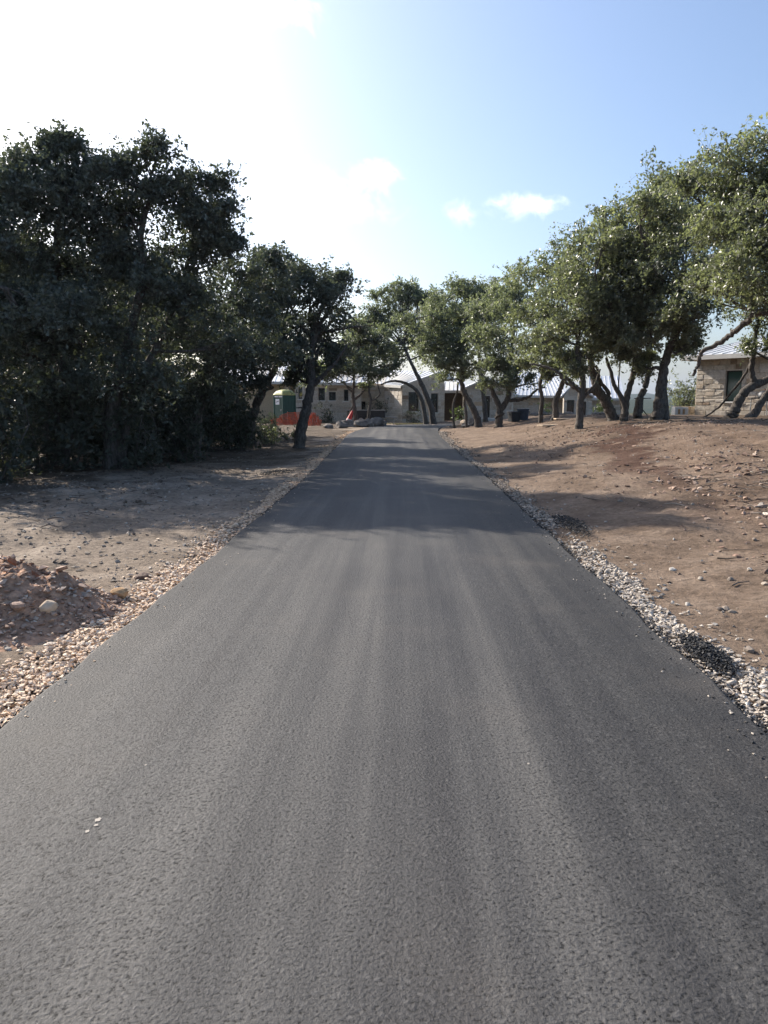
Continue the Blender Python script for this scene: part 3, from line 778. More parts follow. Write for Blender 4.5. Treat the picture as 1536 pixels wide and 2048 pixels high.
# --- the dark grove left of the drive
GL = 'live oaks of the dark grove left of the driveway'
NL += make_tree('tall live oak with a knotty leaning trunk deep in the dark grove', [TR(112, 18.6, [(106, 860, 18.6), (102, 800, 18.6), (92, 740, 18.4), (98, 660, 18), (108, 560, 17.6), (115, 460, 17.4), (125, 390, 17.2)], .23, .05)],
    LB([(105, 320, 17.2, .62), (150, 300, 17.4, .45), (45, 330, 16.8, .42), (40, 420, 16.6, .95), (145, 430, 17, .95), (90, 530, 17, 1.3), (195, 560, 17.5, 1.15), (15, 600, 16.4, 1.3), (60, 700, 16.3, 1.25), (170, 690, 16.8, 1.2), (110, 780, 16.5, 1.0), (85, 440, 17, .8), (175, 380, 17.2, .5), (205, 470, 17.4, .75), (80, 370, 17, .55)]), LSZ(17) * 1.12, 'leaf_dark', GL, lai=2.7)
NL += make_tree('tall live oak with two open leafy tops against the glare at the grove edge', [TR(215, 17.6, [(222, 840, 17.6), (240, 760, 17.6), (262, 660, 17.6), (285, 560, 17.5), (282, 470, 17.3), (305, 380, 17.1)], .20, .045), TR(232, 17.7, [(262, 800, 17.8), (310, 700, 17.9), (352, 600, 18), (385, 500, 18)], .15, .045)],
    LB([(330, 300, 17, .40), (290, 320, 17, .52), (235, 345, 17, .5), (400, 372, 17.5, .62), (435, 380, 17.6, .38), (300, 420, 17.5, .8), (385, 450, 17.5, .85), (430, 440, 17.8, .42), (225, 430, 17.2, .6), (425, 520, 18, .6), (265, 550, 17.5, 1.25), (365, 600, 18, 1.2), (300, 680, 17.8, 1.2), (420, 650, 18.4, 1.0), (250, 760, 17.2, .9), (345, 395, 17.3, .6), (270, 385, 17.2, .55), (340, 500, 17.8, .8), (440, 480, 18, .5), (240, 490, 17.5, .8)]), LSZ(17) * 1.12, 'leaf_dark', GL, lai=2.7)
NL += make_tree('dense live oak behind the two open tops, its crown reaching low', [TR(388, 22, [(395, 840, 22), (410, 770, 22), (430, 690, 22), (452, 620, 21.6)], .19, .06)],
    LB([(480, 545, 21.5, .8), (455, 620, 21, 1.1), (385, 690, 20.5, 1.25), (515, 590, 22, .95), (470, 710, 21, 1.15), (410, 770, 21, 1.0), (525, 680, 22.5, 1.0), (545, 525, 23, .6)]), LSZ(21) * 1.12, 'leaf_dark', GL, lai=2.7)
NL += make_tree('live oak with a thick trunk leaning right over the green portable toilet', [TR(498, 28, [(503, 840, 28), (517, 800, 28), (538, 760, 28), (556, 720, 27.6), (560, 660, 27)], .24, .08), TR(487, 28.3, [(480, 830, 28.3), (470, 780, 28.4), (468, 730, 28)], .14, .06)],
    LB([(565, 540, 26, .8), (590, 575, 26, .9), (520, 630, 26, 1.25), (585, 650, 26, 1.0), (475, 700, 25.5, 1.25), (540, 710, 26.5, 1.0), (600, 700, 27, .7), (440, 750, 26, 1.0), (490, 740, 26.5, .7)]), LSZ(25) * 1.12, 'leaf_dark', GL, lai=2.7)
NL += make_tree('live oak with a bare curved trunk standing alone at the gravel edge', [TR(597, 25.7, [(602, 862, 25.7), (611, 825, 25.7), (619, 790, 25.7), (624, 755, 25.7), (622, 715, 25.8), (632, 660, 26)], .235, .09)],
    LB([(650, 575, 26, .85), (690, 590, 26.6, .65), (615, 590, 26, .95), (590, 670, 26, 1.0), (655, 660, 26, .95), (697, 640, 27, .55), (560, 705, 26, .9), (640, 705, 26.3, .7), (690, 560, 27, .45), (655, 730, 26, .5), (690, 720, 27, .6), (600, 738, 27, .45), (720, 690, 28, .5)]), LSZ(25) * 1.12, 'leaf_dark', GL, lai=2.7,
    extra_limbs=[(resolve([(621, 775, 25.7), (640, 758, 25.6), (662, 735, 25.5), (680, 712, 25.5), (694, 690, 25.6)]), .10, .035), (resolve([(612, 822, 25.7), (603, 815, 25.9), (592, 816, 26.2)]), .045, .012)])
NL += make_tree('slim live oak at the outer end of the grove, trunk hidden by brush', [(np.array([[-11.2, 15.5, tz(-11.2, 15.5)], [-11.0, 15.4, 1.5], [-10.6, 15.2, 3.2], [-10.2, 15.3, 4.8]]), .19, .06)],
    LB([(-70, 470, 15.5, 1.3), (5, 380, 16, .55), (-20, 420, 15.8, .8), (-40, 600, 15.3, 1.4), (-60, 740, 15, 1.3)]), LSZ(16) * 1.12, 'leaf_dark', GL, lai=2.7)
NL += make_tree('spreading live oak at the outer corner of the grove, over the bare verge', [(np.array([[-13.9, 13.6, tz(-13.9, 13.6)], [-13.7, 13.6, 1.6], [-13.4, 13.7, 3.0], [-13.2, 13.8, 4.4]]), .2, .07)],
    [(-13.2, 13.8, 5.6, 1.1), (-12.5, 13.0, 5.0, .9), (-14.1, 14.2, 5.2, 1.1), (-12.2, 14.2, 4.8, .9), (-13.9, 12.8, 4.6, .9)], .11, 'leaf_dark', GL)
def generic_oak(x, y, h, rad, label, mat, group, leaf=None, nl=7, seed=0, lean=(0, 0)):
    r_ = np.random.default_rng(seed + 50); z = tz(x, y)
    tp = np.array([[x, y, z], [x + lean[0] * .2 + r_.normal() * .1, y + lean[1] * .2, z + h * .2], [x + lean[0] * .6 + r_.normal() * .2, y + lean[1] * .6 + r_.normal() * .2, z + h * .42], [x + lean[0], y + lean[1], z + h * .62]])
    lobes = [(x + lean[0], y + lean[1], z + h * .82, rad * .5)]
    for q in range(nl):
        a_ = q * 2 * math.pi / nl + r_.uniform(-.3, .3); rr = rad * r_.uniform(.45, .68)
        lobes.append((x + lean[0] + rr * math.cos(a_), y + lean[1] + rr * math.sin(a_), z + h * r_.uniform(.5, .78), rad * r_.uniform(.36, .5)))
    return make_tree(label, [(tp, .10 + h * .015, .05)], lobes, leaf or LSZ(y), mat, group, seed=seed + 900, lai=2.4)
GB = 'live oaks standing behind the dark grove'
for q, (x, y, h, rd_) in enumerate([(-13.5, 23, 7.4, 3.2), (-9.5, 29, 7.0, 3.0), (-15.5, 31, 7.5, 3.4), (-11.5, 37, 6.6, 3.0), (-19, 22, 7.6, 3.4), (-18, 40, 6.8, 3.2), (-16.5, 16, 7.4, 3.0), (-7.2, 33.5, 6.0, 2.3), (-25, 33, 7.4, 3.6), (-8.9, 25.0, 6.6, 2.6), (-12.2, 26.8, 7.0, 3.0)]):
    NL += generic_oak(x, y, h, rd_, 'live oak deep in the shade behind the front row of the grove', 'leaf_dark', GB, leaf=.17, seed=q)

# --- trees in front of the main house
GC = 'live oaks in front of the stone house'
NL += make_tree('small forked live oak behind the row of boulders', [TR(712, 49.5, [(710, 825, 49.5), (707, 802, 49.5), (706, 785, 49.5), (708, 762, 49.4), (705, 735, 49.2)], .17, .06)],
    LB([(680, 715, 48.5, 1.25), (655, 735, 49, 1.0), (720, 690, 49, 1.3), (735, 730, 49, 1.0), (700, 745, 48.5, .9), (665, 755, 48.5, .8), (640, 745, 49, .9), (730, 750, 48.5, .7)]), .15, 'leaf_far', GC, grow_=1.3,
    extra_limbs=[(resolve([(708, 800, 49.5), (722, 788, 49.5), (733, 775, 49.3), (745, 755, 49)]), .09, .035), (resolve([(706, 785, 49.5), (695, 775, 49.5), (688, 762, 49.5)]), .07, .03), (resolve([(708, 808, 49.5), (700, 825, 49.6), (696, 838, 49.8)]), .06, .04)])
NL += make_tree('thin crooked live oak with one elbowed limb beside the boulder row', [TR(737, 49, [(738, 825, 49), (741, 800, 49), (738, 780, 49), (737, 755, 49), (742, 725, 49)], .13, .045)],
    LB([(760, 705, 50, 1.05), (785, 735, 50, .8), (745, 680, 50, .95), (770, 745, 49.5, .6)]), .15, 'leaf_far', GC, grow_=1.3,
    extra_limbs=[(resolve([(742, 803, 49), (752, 796, 49), (760, 788, 49), (757, 775, 49), (754, 760, 49)]), .07, .03)])
NL += make_tree('tall airy live oak with two leaning trunks, one arching low to the left', [TR(868, 51.5, [(862, 815, 51.5), (854, 795, 51.5), (844, 770, 51.6), (833, 748, 51.8), (822, 725, 52), (806, 690, 53)], .25, .09), TR(853, 51.3, [(846, 810, 51.3), (837, 787, 51.3), (822, 772, 51.3), (800, 763, 51.3), (780, 763, 51.2), (762, 769, 51)], .18, .05)],
    LB([(800, 605, 54, 1.15), (765, 640, 54, 1.25), (840, 615, 54, 1.2), (800, 665, 53.5, 1.45), (850, 665, 54, 1.2), (738, 670, 54, .9), (868, 640, 55, .8), (752, 700, 53, .8), (830, 700, 53.5, .9), (880, 690, 54, 1.0), (780, 585, 54, .7), (820, 585, 54, .7), (735, 645, 54, .9), (860, 605, 54.5, .9), (775, 710, 53, .8), (725, 710, 53, .8)]), .15, 'leaf_far', GC, lai=2.3, grow_=1.45)
NL += make_tree('round yellowish green live oak with a forked trunk beside the driveway bend', [TR(958, 41, [(952, 830, 41), (940, 806, 41), (928, 785, 41), (924, 762, 41), (926, 730, 41), (925, 690, 41.5)], .22, .08), TR(934, 41.5, [(932, 825, 41.5), (929, 805, 41.5), (932, 780, 41.3)], .09, .06), TR(909, 42.5, [(906, 820, 42.5), (908, 802, 42.5), (914, 785, 42.3), (916, 765, 42)], .075, .05)],
    LB([(868, 655, 41, .95), (885, 690, 41, 1.1), (925, 640, 42, 1.2), (900, 725, 40.5, .95), (945, 690, 41, 1.2), (860, 700, 41, .7), (925, 735, 40.5, .8), (890, 640, 42, .8), (870, 620, 42, .7)]), .135, 'leaf_far', GC, grow_=1.38)
NL += make_tree('grey green live oak crown rising behind the round yellowish oak', [TR(972, 47, [(968, 800, 47), (960, 750, 47), (958, 690, 46.5)], .2, .07)],
    LB([(935, 598, 46, 1.0), (965, 590, 46, 1.05), (985, 620, 46, 1.1), (950, 640, 46, 1.1), (915, 590, 46, .7), (900, 640, 47, 1.2)]), .14, 'leaf_far', GC, lai=2.4, grow_=1.4)

# --- the row climbing the bank on the right
GR = 'live oaks of the row on the red dirt bank'
NL += make_tree('live oak with a Y-shaped trunk in front of the tall narrow window', [TR(999, 38, [(999, 832, 38), (1000, 816, 38), (990, 795, 38), (982, 776, 38), (968, 766, 38), (962, 740, 38)], .22, .06), (resolve([(1000, 822, 38), (1013, 803, 38), (1018, 785, 38), (1014, 765, 38), (1020, 730, 37.8), (1025, 680, 37.5)]), .18, .06)],
    LB([(1008, 600, 38, 1.05), (1035, 565, 38, .9), (1045, 630, 37, 1.35), (1000, 680, 37, 1.25), (985, 735, 37, .9), (1045, 710, 36.5, 1.1), (970, 640, 38, .9), (1040, 745, 37, .8), (1000, 745, 37, .7)]), LSZ(36), 'leaf_far', GR, grow_=1.12,
    extra_limbs=[(resolve([(1020, 800, 38), (1040, 800, 37.8), (1060, 792, 37.6), (1073, 780, 37.4), (1090, 775, 37.2)]), .10, .035)])
NL += make_tree('slender live oak between the Y-shaped oak and the pale-sided trunk', [TR(1083, 34, [(1082, 825, 34), (1084, 795, 34), (1080, 770, 34), (1088, 730, 33.7), (1092, 680, 33.4)], .12, .06), TR(1110, 33.5, [(1111, 830, 33.5), (1112, 800, 33.5), (1122, 775, 33.4), (1130, 745, 33.2), (1124, 700, 33)], .18, .07)],
    LB([(1085, 560, 33, 1.15), (1115, 535, 32.5, 1.0), (1140, 590, 32, 1.35), (1085, 640, 33, 1.3), (1110, 690, 32.5, 1.2), (1065, 700, 33.5, .9), (1090, 735, 33, .6), (1125, 730, 33, .6), (1060, 640, 33.5, .9)]), LSZ(33), 'leaf', GR, grow_=1.1)
NL += make_tree('live oak with a straight pale-sided trunk rising from open red dirt', [TR(1160, 26.6, [(1160, 838, 26.6), (1161, 800, 26.6), (1166, 772, 26.6), (1163, 740, 26.6), (1155, 705, 26.5), (1158, 650, 26.3)], .155, .07)],
    LB([(1180, 500, 27, 1.2), (1155, 580, 26.5, 1.25), (1205, 590, 26, 1.3), (1145, 665, 26.5, 1.0), (1215, 670, 26, .95), (1175, 640, 25.5, .9), (1130, 720, 26.8, .5), (1185, 715, 26.5, .5)]), LSZ(26), 'leaf', GR, grow_=1.1,
    extra_limbs=[(resolve([(1161, 783, 26.6), (1150, 772, 26.6), (1135, 758, 26.7), (1112, 742, 26.9), (1088, 732, 27.2), (1060, 728, 27.5)]), .09, .03), (resolve([(1164, 800, 26.6), (1178, 782, 26.6), (1190, 768, 26.7), (1200, 740, 26.8)]), .07, .035)])
NL += make_tree('live oak with a heavy trunk leaning left across the end of the far house', [TR(1229, 28, [(1226, 838, 28), (1216, 812, 28), (1203, 792, 28), (1192, 772, 28), (1186, 745, 28), (1180, 710, 27.8), (1185, 660, 27.5)], .24, .09)],
    LB([(1225, 470, 27, 1.15), (1215, 530, 26.5, 1.3), (1260, 560, 26, 1.3), (1190, 620, 27, 1.1), (1235, 640, 26, 1.1), (1195, 690, 27, .8), (1225, 705, 27, .5)]), LSZ(26), 'leaf', GR,
    extra_limbs=[(resolve([(1203, 793, 28), (1185, 782, 28), (1165, 779, 28.1), (1140, 770, 28.3), (1120, 752, 28.5)]), .13, .05), (resolve([(1214, 805, 28), (1216, 785, 28), (1200, 760, 28), (1190, 730, 28)]), .1, .05)])
NL += make_tree('live oak with a slim forked trunk in the middle of the trunk cluster', [TR(1250, 27, [(1250, 825, 27), (1254, 795, 27), (1262, 765, 27), (1268, 738, 27), (1272, 690, 26.8)], .155, .07), (resolve([(1250, 815, 27), (1240, 790, 27), (1228, 770, 27), (1222, 745, 27), (1212, 715, 27)]), .11, .05), TR(1243, 27.2, [(1243, 820, 27.2), (1237, 780, 27.2), (1240, 730, 27.2), (1245, 690, 27.2)], .035, .02)],
    LB([(1275, 430, 26, 1.1), (1270, 500, 25.5, 1.2), (1300, 570, 25.5, 1.3), (1255, 640, 26, 1.0), (1290, 670, 26, .8), (1265, 705, 26.5, .5), (1285, 725, 27, .4)]), LSZ(26), 'leaf', GR)
NL += make_tree('live oak with a kinked trunk beside the small bistro table', [TR(1277, 29, [(1275, 825, 29), (1279, 800, 29), (1290, 775, 29), (1296, 745, 29), (1300, 700, 28.8)], .19, .08)],
    LB([(1320, 450, 27, 1.2), (1300, 520, 27, 1.2), (1340, 590, 27, 1.2), (1310, 660, 27.5, .9), (1270, 600, 27.5, 1.0)]), LSZ(27), 'leaf', GR)
NL += make_tree('big live oak with a thick flared double trunk at the top of the bank', [TR(1313, 26, [(1315, 835, 26), (1319, 805, 26), (1322, 775, 26), (1326, 745, 26), (1334, 710, 25.9), (1350, 670, 25.7), (1362, 600, 25.5)], .25, .10), TR(1331, 26.1, [(1330, 825, 26.1), (1327, 790, 26.1), (1326, 760, 26)], .17, .12)],
    LB([(1310, 385, 25, .95), (1360, 375, 25, .95), (1330, 450, 24.5, 1.3), (1390, 440, 24.5, 1.25), (1350, 540, 24, 1.4), (1400, 560, 24, 1.2), (1370, 640, 24.5, 1.1), (1330, 640, 24.5, 1.0), (1395, 655, 25, .6), (1385, 690, 25.5, .5)]), LSZ(24), 'leaf', GR,
    extra_limbs=[(resolve([(1326, 742, 26), (1312, 735, 26), (1300, 738, 26.2), (1285, 730, 26.4)]), .08, .03), (resolve([(1322, 705, 25.7), (1312, 690, 25.6), (1302, 672, 25.6), (1303, 655, 25.5)]), .03, .02)])
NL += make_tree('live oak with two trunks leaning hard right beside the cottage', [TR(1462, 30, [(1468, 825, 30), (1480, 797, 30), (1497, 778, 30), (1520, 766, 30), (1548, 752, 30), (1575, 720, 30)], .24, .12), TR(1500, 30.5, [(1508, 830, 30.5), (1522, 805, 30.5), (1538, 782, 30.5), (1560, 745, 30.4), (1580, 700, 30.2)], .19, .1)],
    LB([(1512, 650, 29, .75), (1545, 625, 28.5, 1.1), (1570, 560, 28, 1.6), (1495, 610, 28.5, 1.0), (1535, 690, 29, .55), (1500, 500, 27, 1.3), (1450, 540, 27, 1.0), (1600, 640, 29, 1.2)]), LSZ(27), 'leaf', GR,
    extra_limbs=[(resolve([(1512, 770, 30), (1503, 745, 30), (1506, 710, 29.8), (1511, 670, 29.4), (1520, 640, 29)]), .13, .06), (resolve([(1504, 722, 30), (1485, 757, 30.5), (1462, 785, 31), (1440, 812, 31.5), (1412, 832, 32), (1390, 840, 32.3)]), .055, .035)])  # last limb added in place of the curved shadow on the cottage wall
NL += make_tree('near live oak whose glossy leaves overhang the bank from outside', [(np.array([[11.8, 16.5, tz(11.8, 16.5)], [11.6, 16.4, 1.6], [11.0, 16.2, 3.0], [10.4, 16.0, 4.6]]), .24, .1)],
    LB([(1500, 370, 16, .95), (1545, 320, 16, 1.0), (1440, 375, 17, .75), (1465, 450, 16.5, 1.0), (1530, 470, 15.5, 1.1), (1415, 470, 17.2, .75), (1500, 565, 15.5, .95), (1435, 580, 17, .75), (1560, 610, 15.5, .95), (1600, 450, 16, 1.6), (1640, 330, 16, 1.5)]), .082, 'leaf', GR, seed=77,
    extra_limbs=[(np.vstack([[10.8, 16.1, 3.6], resolve([(1545, 620, 17), (1500, 640, 17.3), (1470, 662, 17.6), (1440, 686, 17.9), (1404, 704, 18.1), (1397, 728, 18.2), (1386, 752, 18.2)])]), .085, .035)])

# --- brush and saplings that close the grove down to the ground
GBR = 'brush thickets under the dark grove'
def brush(x, y, w, h, label, name='brush_thicket', mat='leaf_brush', group=GBR, leaf=.13, lai=3.0, seed=0, stems=9, cat='shrub'):
    r_ = np.random.default_rng(seed + 300); z = tz(x, y); base = np.array([x, y, z])
    root = empty(name, base); tag(root, label, cat, group)
    VV, FF, off, C = [], [], 0, []
    for q in range(stems):
        a_ = r_.uniform(0, 6.28); rr = w * math.sqrt(r_.uniform(0.02, 1)); b0 = np.array([.35 * rr * math.cos(a_), .35 * rr * math.sin(a_), -.05])
        hh = h * r_.uniform(.55, 1.0); e = np.array([rr * math.cos(a_), rr * math.sin(a_), hh]); m1 = (b0 + e) / 2 + r_.normal(size=3) * .12 * h
        S = smooth_path([b0, m1, e], 5); S = S[::2]; V, Fq = tube_np(S, np.linspace(.022, .006, len(S)), 4, .05); VV.append(V); FF.append(Fq + off); off += len(V)
        for t in (.35, .55, .75, .92, 1.0):
            C.append(S[int(t * (len(S) - 1))] + r_.normal(size=3) * .10 * h)
            e2 = C[-1] + r_.normal(size=3) * .16 * h; S2 = smooth_path([S[int(t * (len(S) - 1))], e2], 2); V, Fq = tube_np(S2, np.linspace(.008, .004, len(S2)), 4); VV.append(V); FF.append(Fq + off); off += len(V)
    C = np.array(C); C[:, 2] = np.maximum(C[:, 2], .12)
    link('stem', mesh_np('stem', np.vstack(VV), np.vstack(FF), smooth=True), M['bark'], root)
    n = int(w * 2 * h * lai / (.5 * leaf * leaf * .54))
    V, Fq, rv = leaves_np(C, n, leaf, np.full(len(C), .22 * h * .8), seed + 4)
    V[:, 2] = np.maximum(V[:, 2], .01)
    link('foliage', mesh_np('foliage', V, Fq, rv), M[mat], root)
    return n
q = 0
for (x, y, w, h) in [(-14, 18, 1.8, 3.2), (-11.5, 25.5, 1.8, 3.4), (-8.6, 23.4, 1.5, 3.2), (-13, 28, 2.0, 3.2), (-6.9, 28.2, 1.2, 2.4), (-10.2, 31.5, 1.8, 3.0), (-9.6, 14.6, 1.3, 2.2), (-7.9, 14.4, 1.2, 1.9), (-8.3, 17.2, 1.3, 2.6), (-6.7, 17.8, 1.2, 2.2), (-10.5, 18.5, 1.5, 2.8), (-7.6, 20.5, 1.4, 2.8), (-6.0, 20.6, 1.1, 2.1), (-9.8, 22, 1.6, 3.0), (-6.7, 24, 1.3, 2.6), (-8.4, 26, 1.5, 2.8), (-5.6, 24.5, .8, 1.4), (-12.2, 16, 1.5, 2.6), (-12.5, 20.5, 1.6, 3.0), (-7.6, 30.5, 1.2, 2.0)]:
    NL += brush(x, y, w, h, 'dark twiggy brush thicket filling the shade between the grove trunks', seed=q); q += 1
for (x, y, w, h) in [(-5.0, 28.0, .7, .8), (-4.6, 31, .7, .7), (-6.0, 33.5, .8, 1.0)]:
    NL += brush(x, y, w, h, 'low weedy bush in the dappled shade before the orange netting', name='low_bush', mat='leaf', group='low bushes near the orange netting', leaf=.08, seed=q, stems=7, lai=2.0); q += 1
# garden shrubs along the house
for (px, d, w, h, lab, mt) in [(651, 58, .6, 1.5, 'upright dark shrub under the row of small house windows', 'leaf_brush'), (752, 58.5, .75, 1.7, 'broad dark shrub in the recessed bay of the house', 'leaf_brush'), (827, 57, .5, 1.0, 'small dark shrub below the gable window', 'leaf_brush'), (918, 52, .45, 1.5, 'yellow green sapling beside the shaded entry', 'leaf_plant'), (1090, 62, .55, 1.4, 'yellowish shrub against the set-back stone wall', 'leaf_plant'), (1205, 60, .7, 1.6, 'straggly shrub at the end wall of the house', 'leaf_plant'), (941, 50, .25, .5, 'small clipped shrub by the slab edge', 'leaf_brush')]:
    NL += brush(at(px, 800, d)[0], d, w, h, lab, name='garden_shrub', mat=mt, group='shrubs planted along the house', leaf=.13, lai=1.8, seed=q, stems=8); q += 1
NL += brush(at(1362, 800, 44)[0], 44, .95, 2.1, 'bushy green juniper standing alone beyond the pale stone block', name='juniper', mat='leaf', group=None, leaf=.12, lai=3.2, seed=q, stems=14); q += 1

# ------------------------------------------------------------------ stones, gravel, dirt
def ico(sub=1):
    bm = bmesh.new(); bmesh.ops.create_icosphere(bm, subdivisions=sub, radius=1)
    V = np.array([v.co[:] for v in bm.verts]); Fa = np.array([[v.index for v in f.verts] for f in bm.faces]); bm.free(); return V, Fa
IV, IF = ico(1); IV2, IF2 = ico(2); IV3, IF3 = ico(3)
def rand_rot(n, r_):
    q = r_.normal(size=(n, 4)); q /= np.linalg.norm(q, axis=1)[:, None]; w, x, y, z = q.T
    return np.stack([np.stack([1 - 2 * (y * y + z * z), 2 * (x * y - w * z), 2 * (x * z + w * y)], -1), np.stack([2 * (x * y + w * z), 1 - 2 * (x * x + z * z), 2 * (y * z - w * x)], -1), np.stack([2 * (x * z - w * y), 2 * (y * z + w * x), 1 - 2 * (x * x + y * y)], -1)], 1)
OV = np.array([(1, 0, 0), (0, 1, 0), (-1, 0, 0), (0, -1, 0), (0, 0, 1), (0, 0, -1), (.72, .62, .4), (-.7, -.6, .35)], float)
def hull_faces(V):
    bm = bmesh.new(); [bm.verts.new(v) for v in V]; bm.verts.ensure_lookup_table()
    bmesh.ops.convex_hull(bm, input=bm.verts); bm.verts.index_update(); bm.normal_update()
    F = [[v.index for v in f.verts] for f in bm.faces]; bm.free(); return np.array(F)
OF = hull_faces(OV)
def stones_np(P, S, r_, bias=None, flat=.60):
    """many angular stones: 10 corner points each, jittered and turned"""
    n = len(P); V = OV[None] * (1 + r_.uniform(-.28, .28, (n, len(OV), 1)))
    sc_ = np.stack([r_.uniform(.75, 1.35, n), r_.uniform(.6, 1.0, n), r_.uniform(.45, .8, n)], -1)
    V = V * sc_[:, None, :]; V = np.einsum('nij,nkj->nki', rand_rot(n, r_), V); V[:, :, 2] *= flat
    V = V * S[:, None, None] + P[:, None, :]
    F = (np.arange(n)[:, None, None] * len(OV) + OF[None]).reshape(-1, 3)
    rv = np.clip(r_.beta(2.2, 1.8, n) if bias is None else bias, 0, 1)
    return V.reshape(-1, 3), F, np.repeat(rv, len(OV))

def gravel(side, mat, n_total, width_fn, name, seed, label=None):
    r_ = np.random.default_rng(seed)
    t = r_.uniform(0, 1, n_total); y = 2.2 + (38 - 2.2) * t ** 2.3
    xl, xr = on_road(y * 1.0, y)
    u = r_.uniform(0, 1, n_total) ** 1.15; w = width_fn(y) * (1 + .45 * fbm(y * 1.7, y * 0, 3, seed))
    e = xl if side < 0 else xr
    stray = r_.uniform(0, 1, n_total) < .07; x = e + side * (.005 + u * w * np.where(stray, 1.9, 1.0))
    # thin out towards the outer rim
    keep = (r_.uniform(0, 1, n_total) < 1.15 - .85 * u ** 3) & (r_.uniform(0, 1, n_total) < np.where(y > 7, .62 + 1.1 * fbm(y * .9, x * 2.5, 3, seed + 3), 1.2))
    x, y, u = x[keep], y[keep], u[keep]
    s = r_.uniform(.0085, .0205, len(x)) * (1 + .055 * y)
    lay = .035 * (1 - u) + .01
    z = terrain(x, y) + s * .25 + r_.uniform(0, 1, len(x)) * lay
    bias = np.clip(r_.beta(2.0, 2.0, len(x)), 0, 1) * (1 - .62 * ss(6, 12, y))  # farther stones darker: shade and mixed-in dirt put into the colour
    P = np.stack([x, y, z], -1)
    order = np.argsort(-s / y * (z > terrain(x, y) + .02)); near = order[(y[order] > 3.0)][:150]
    near_m = np.zeros(len(x), bool); near_m[near] = True
    V, F, rv = stones_np(P[~near_m], s[~near_m], r_, bias[~near_m])
    o = link(name, mesh_np(name, V, F, rv), M[mat]); tag(o, kind='stuff')
    if label: o['label'] = label
    for k_ in near:
        V, F, rv = stones_np(np.zeros((1, 3)), s[k_:k_ + 1] * 1.1, r_, bias[k_:k_ + 1])
        link('stone', mesh_np('stone', V, F, rv), M[mat], o, loc=P[k_])
gravel(-1, 'gravel_tan', 22000, lambda y: .30 + .26 * np.exp(-(y - 3) / 3.0) + .04 * np.sin(y), 'gravel_shoulder', 51, 'tan gravel shoulder packed along the left edge of the driveway')
gravel(1, 'gravel_white', 20000, lambda y: .30 + .22 * np.exp(-(y - 3.2) / 2.0) + .05 * np.sin(y * .9), 'gravel_shoulder', 52, 'whitish gravel shoulder packed along the right edge of the driveway')

def crumbs(x, y, rx, ry, n, seed, label):
    r_ = np.random.default_rng(seed); a_ = r_.uniform(0, 6.28, n); rr = np.sqrt(r_.uniform(0, 1, n)) * (1 + .2 * r_.normal(size=n))
    X = x + rr * rx * np.cos(a_); Y = y + rr * ry * np.sin(a_); s = r_.uniform(.006, .013, n) * (1 + .03 * y)
    Z = terrain(X, Y) + .045 + .03 * np.clip(1 - rr, 0, 1) + r_.uniform(-.01, .02, n)
    V, F, rv = stones_np(np.stack([X, Y, Z], -1), s, r_)
    tag(link('asphalt_spill', mesh_np('asphalt_spill', V, F, rv), M['crumb']), label, kind='stuff')
crumbs(1.91, 4.5, .085, .34, 1150, 61, 'black asphalt crumbs spilled over the white gravel')
crumbs(1.96, 3.35, .14, .28, 1100, 62, 'black asphalt crumbs heaped where the white gravel ends')
crumbs(2.15, 9.3, .16, .7, 900, 63, 'black asphalt crumbs spilled at the shadow edge')
crumbs(-2.75, 16.2, .35, .5, 500, 64, 'small black asphalt heap on the shaded left verge')
# a thin trail of crumbs along both slab edges
def edge_crumbs(side, seed):
    r_ = np.random.default_rng(seed); n = 3000; y = 2.4 + 24 * r_.uniform(0, 1, n) ** 2.2; xl, xr = on_road(y, y)
    x = (xl if side < 0 else xr) + side * np.abs(r_.normal(size=n)) * (.022 if side < 0 else .035); s = r_.uniform(.005, .011, n) * (1 + .04 * y)
    k_ = fbm(y * 1.3, y * 0, 3, seed) > (-.05 if side < 0 else -.35); x, y, s = x[k_], y[k_], s[k_]
    V, F, rv = stones_np(np.stack([x, y, np.full(len(x), .012) + r_.uniform(0, .02, len(x))], -1), s, r_)
    tag(link('asphalt_crumb_trail', mesh_np('asphalt_crumb_trail', V, F, rv), M['crumb']), kind='stuff')
edge_crumbs(-1, 71); edge_crumbs(1, 72)
def strays(side, mat, n, seed):
    r_ = np.random.default_rng(seed); y = 2.4 + 16 * r_.uniform(0, 1, n) ** 1.8; xl, xr = on_road(y, y)
    x = (xl if side < 0 else xr) - side * (.02 + np.abs(r_.normal(size=n)) * .10); s = r_.uniform(.004, .012, n)
    f = (x - xl) / (xr - xl); z = .036 + .02 * (1 - (2 * f - 1) ** 2) + s * .3
    V, F, rv = stones_np(np.stack([x, y, z], -1), s, r_)
    tag(link('stray_gravel', mesh_np('stray_gravel', V, F, rv), M[mat]), kind='stuff')
strays(-1, 'gravel_tan', 110, 73); strays(1, 'gravel_white', 130, 74); strays(1, 'crumb', 150, 75)

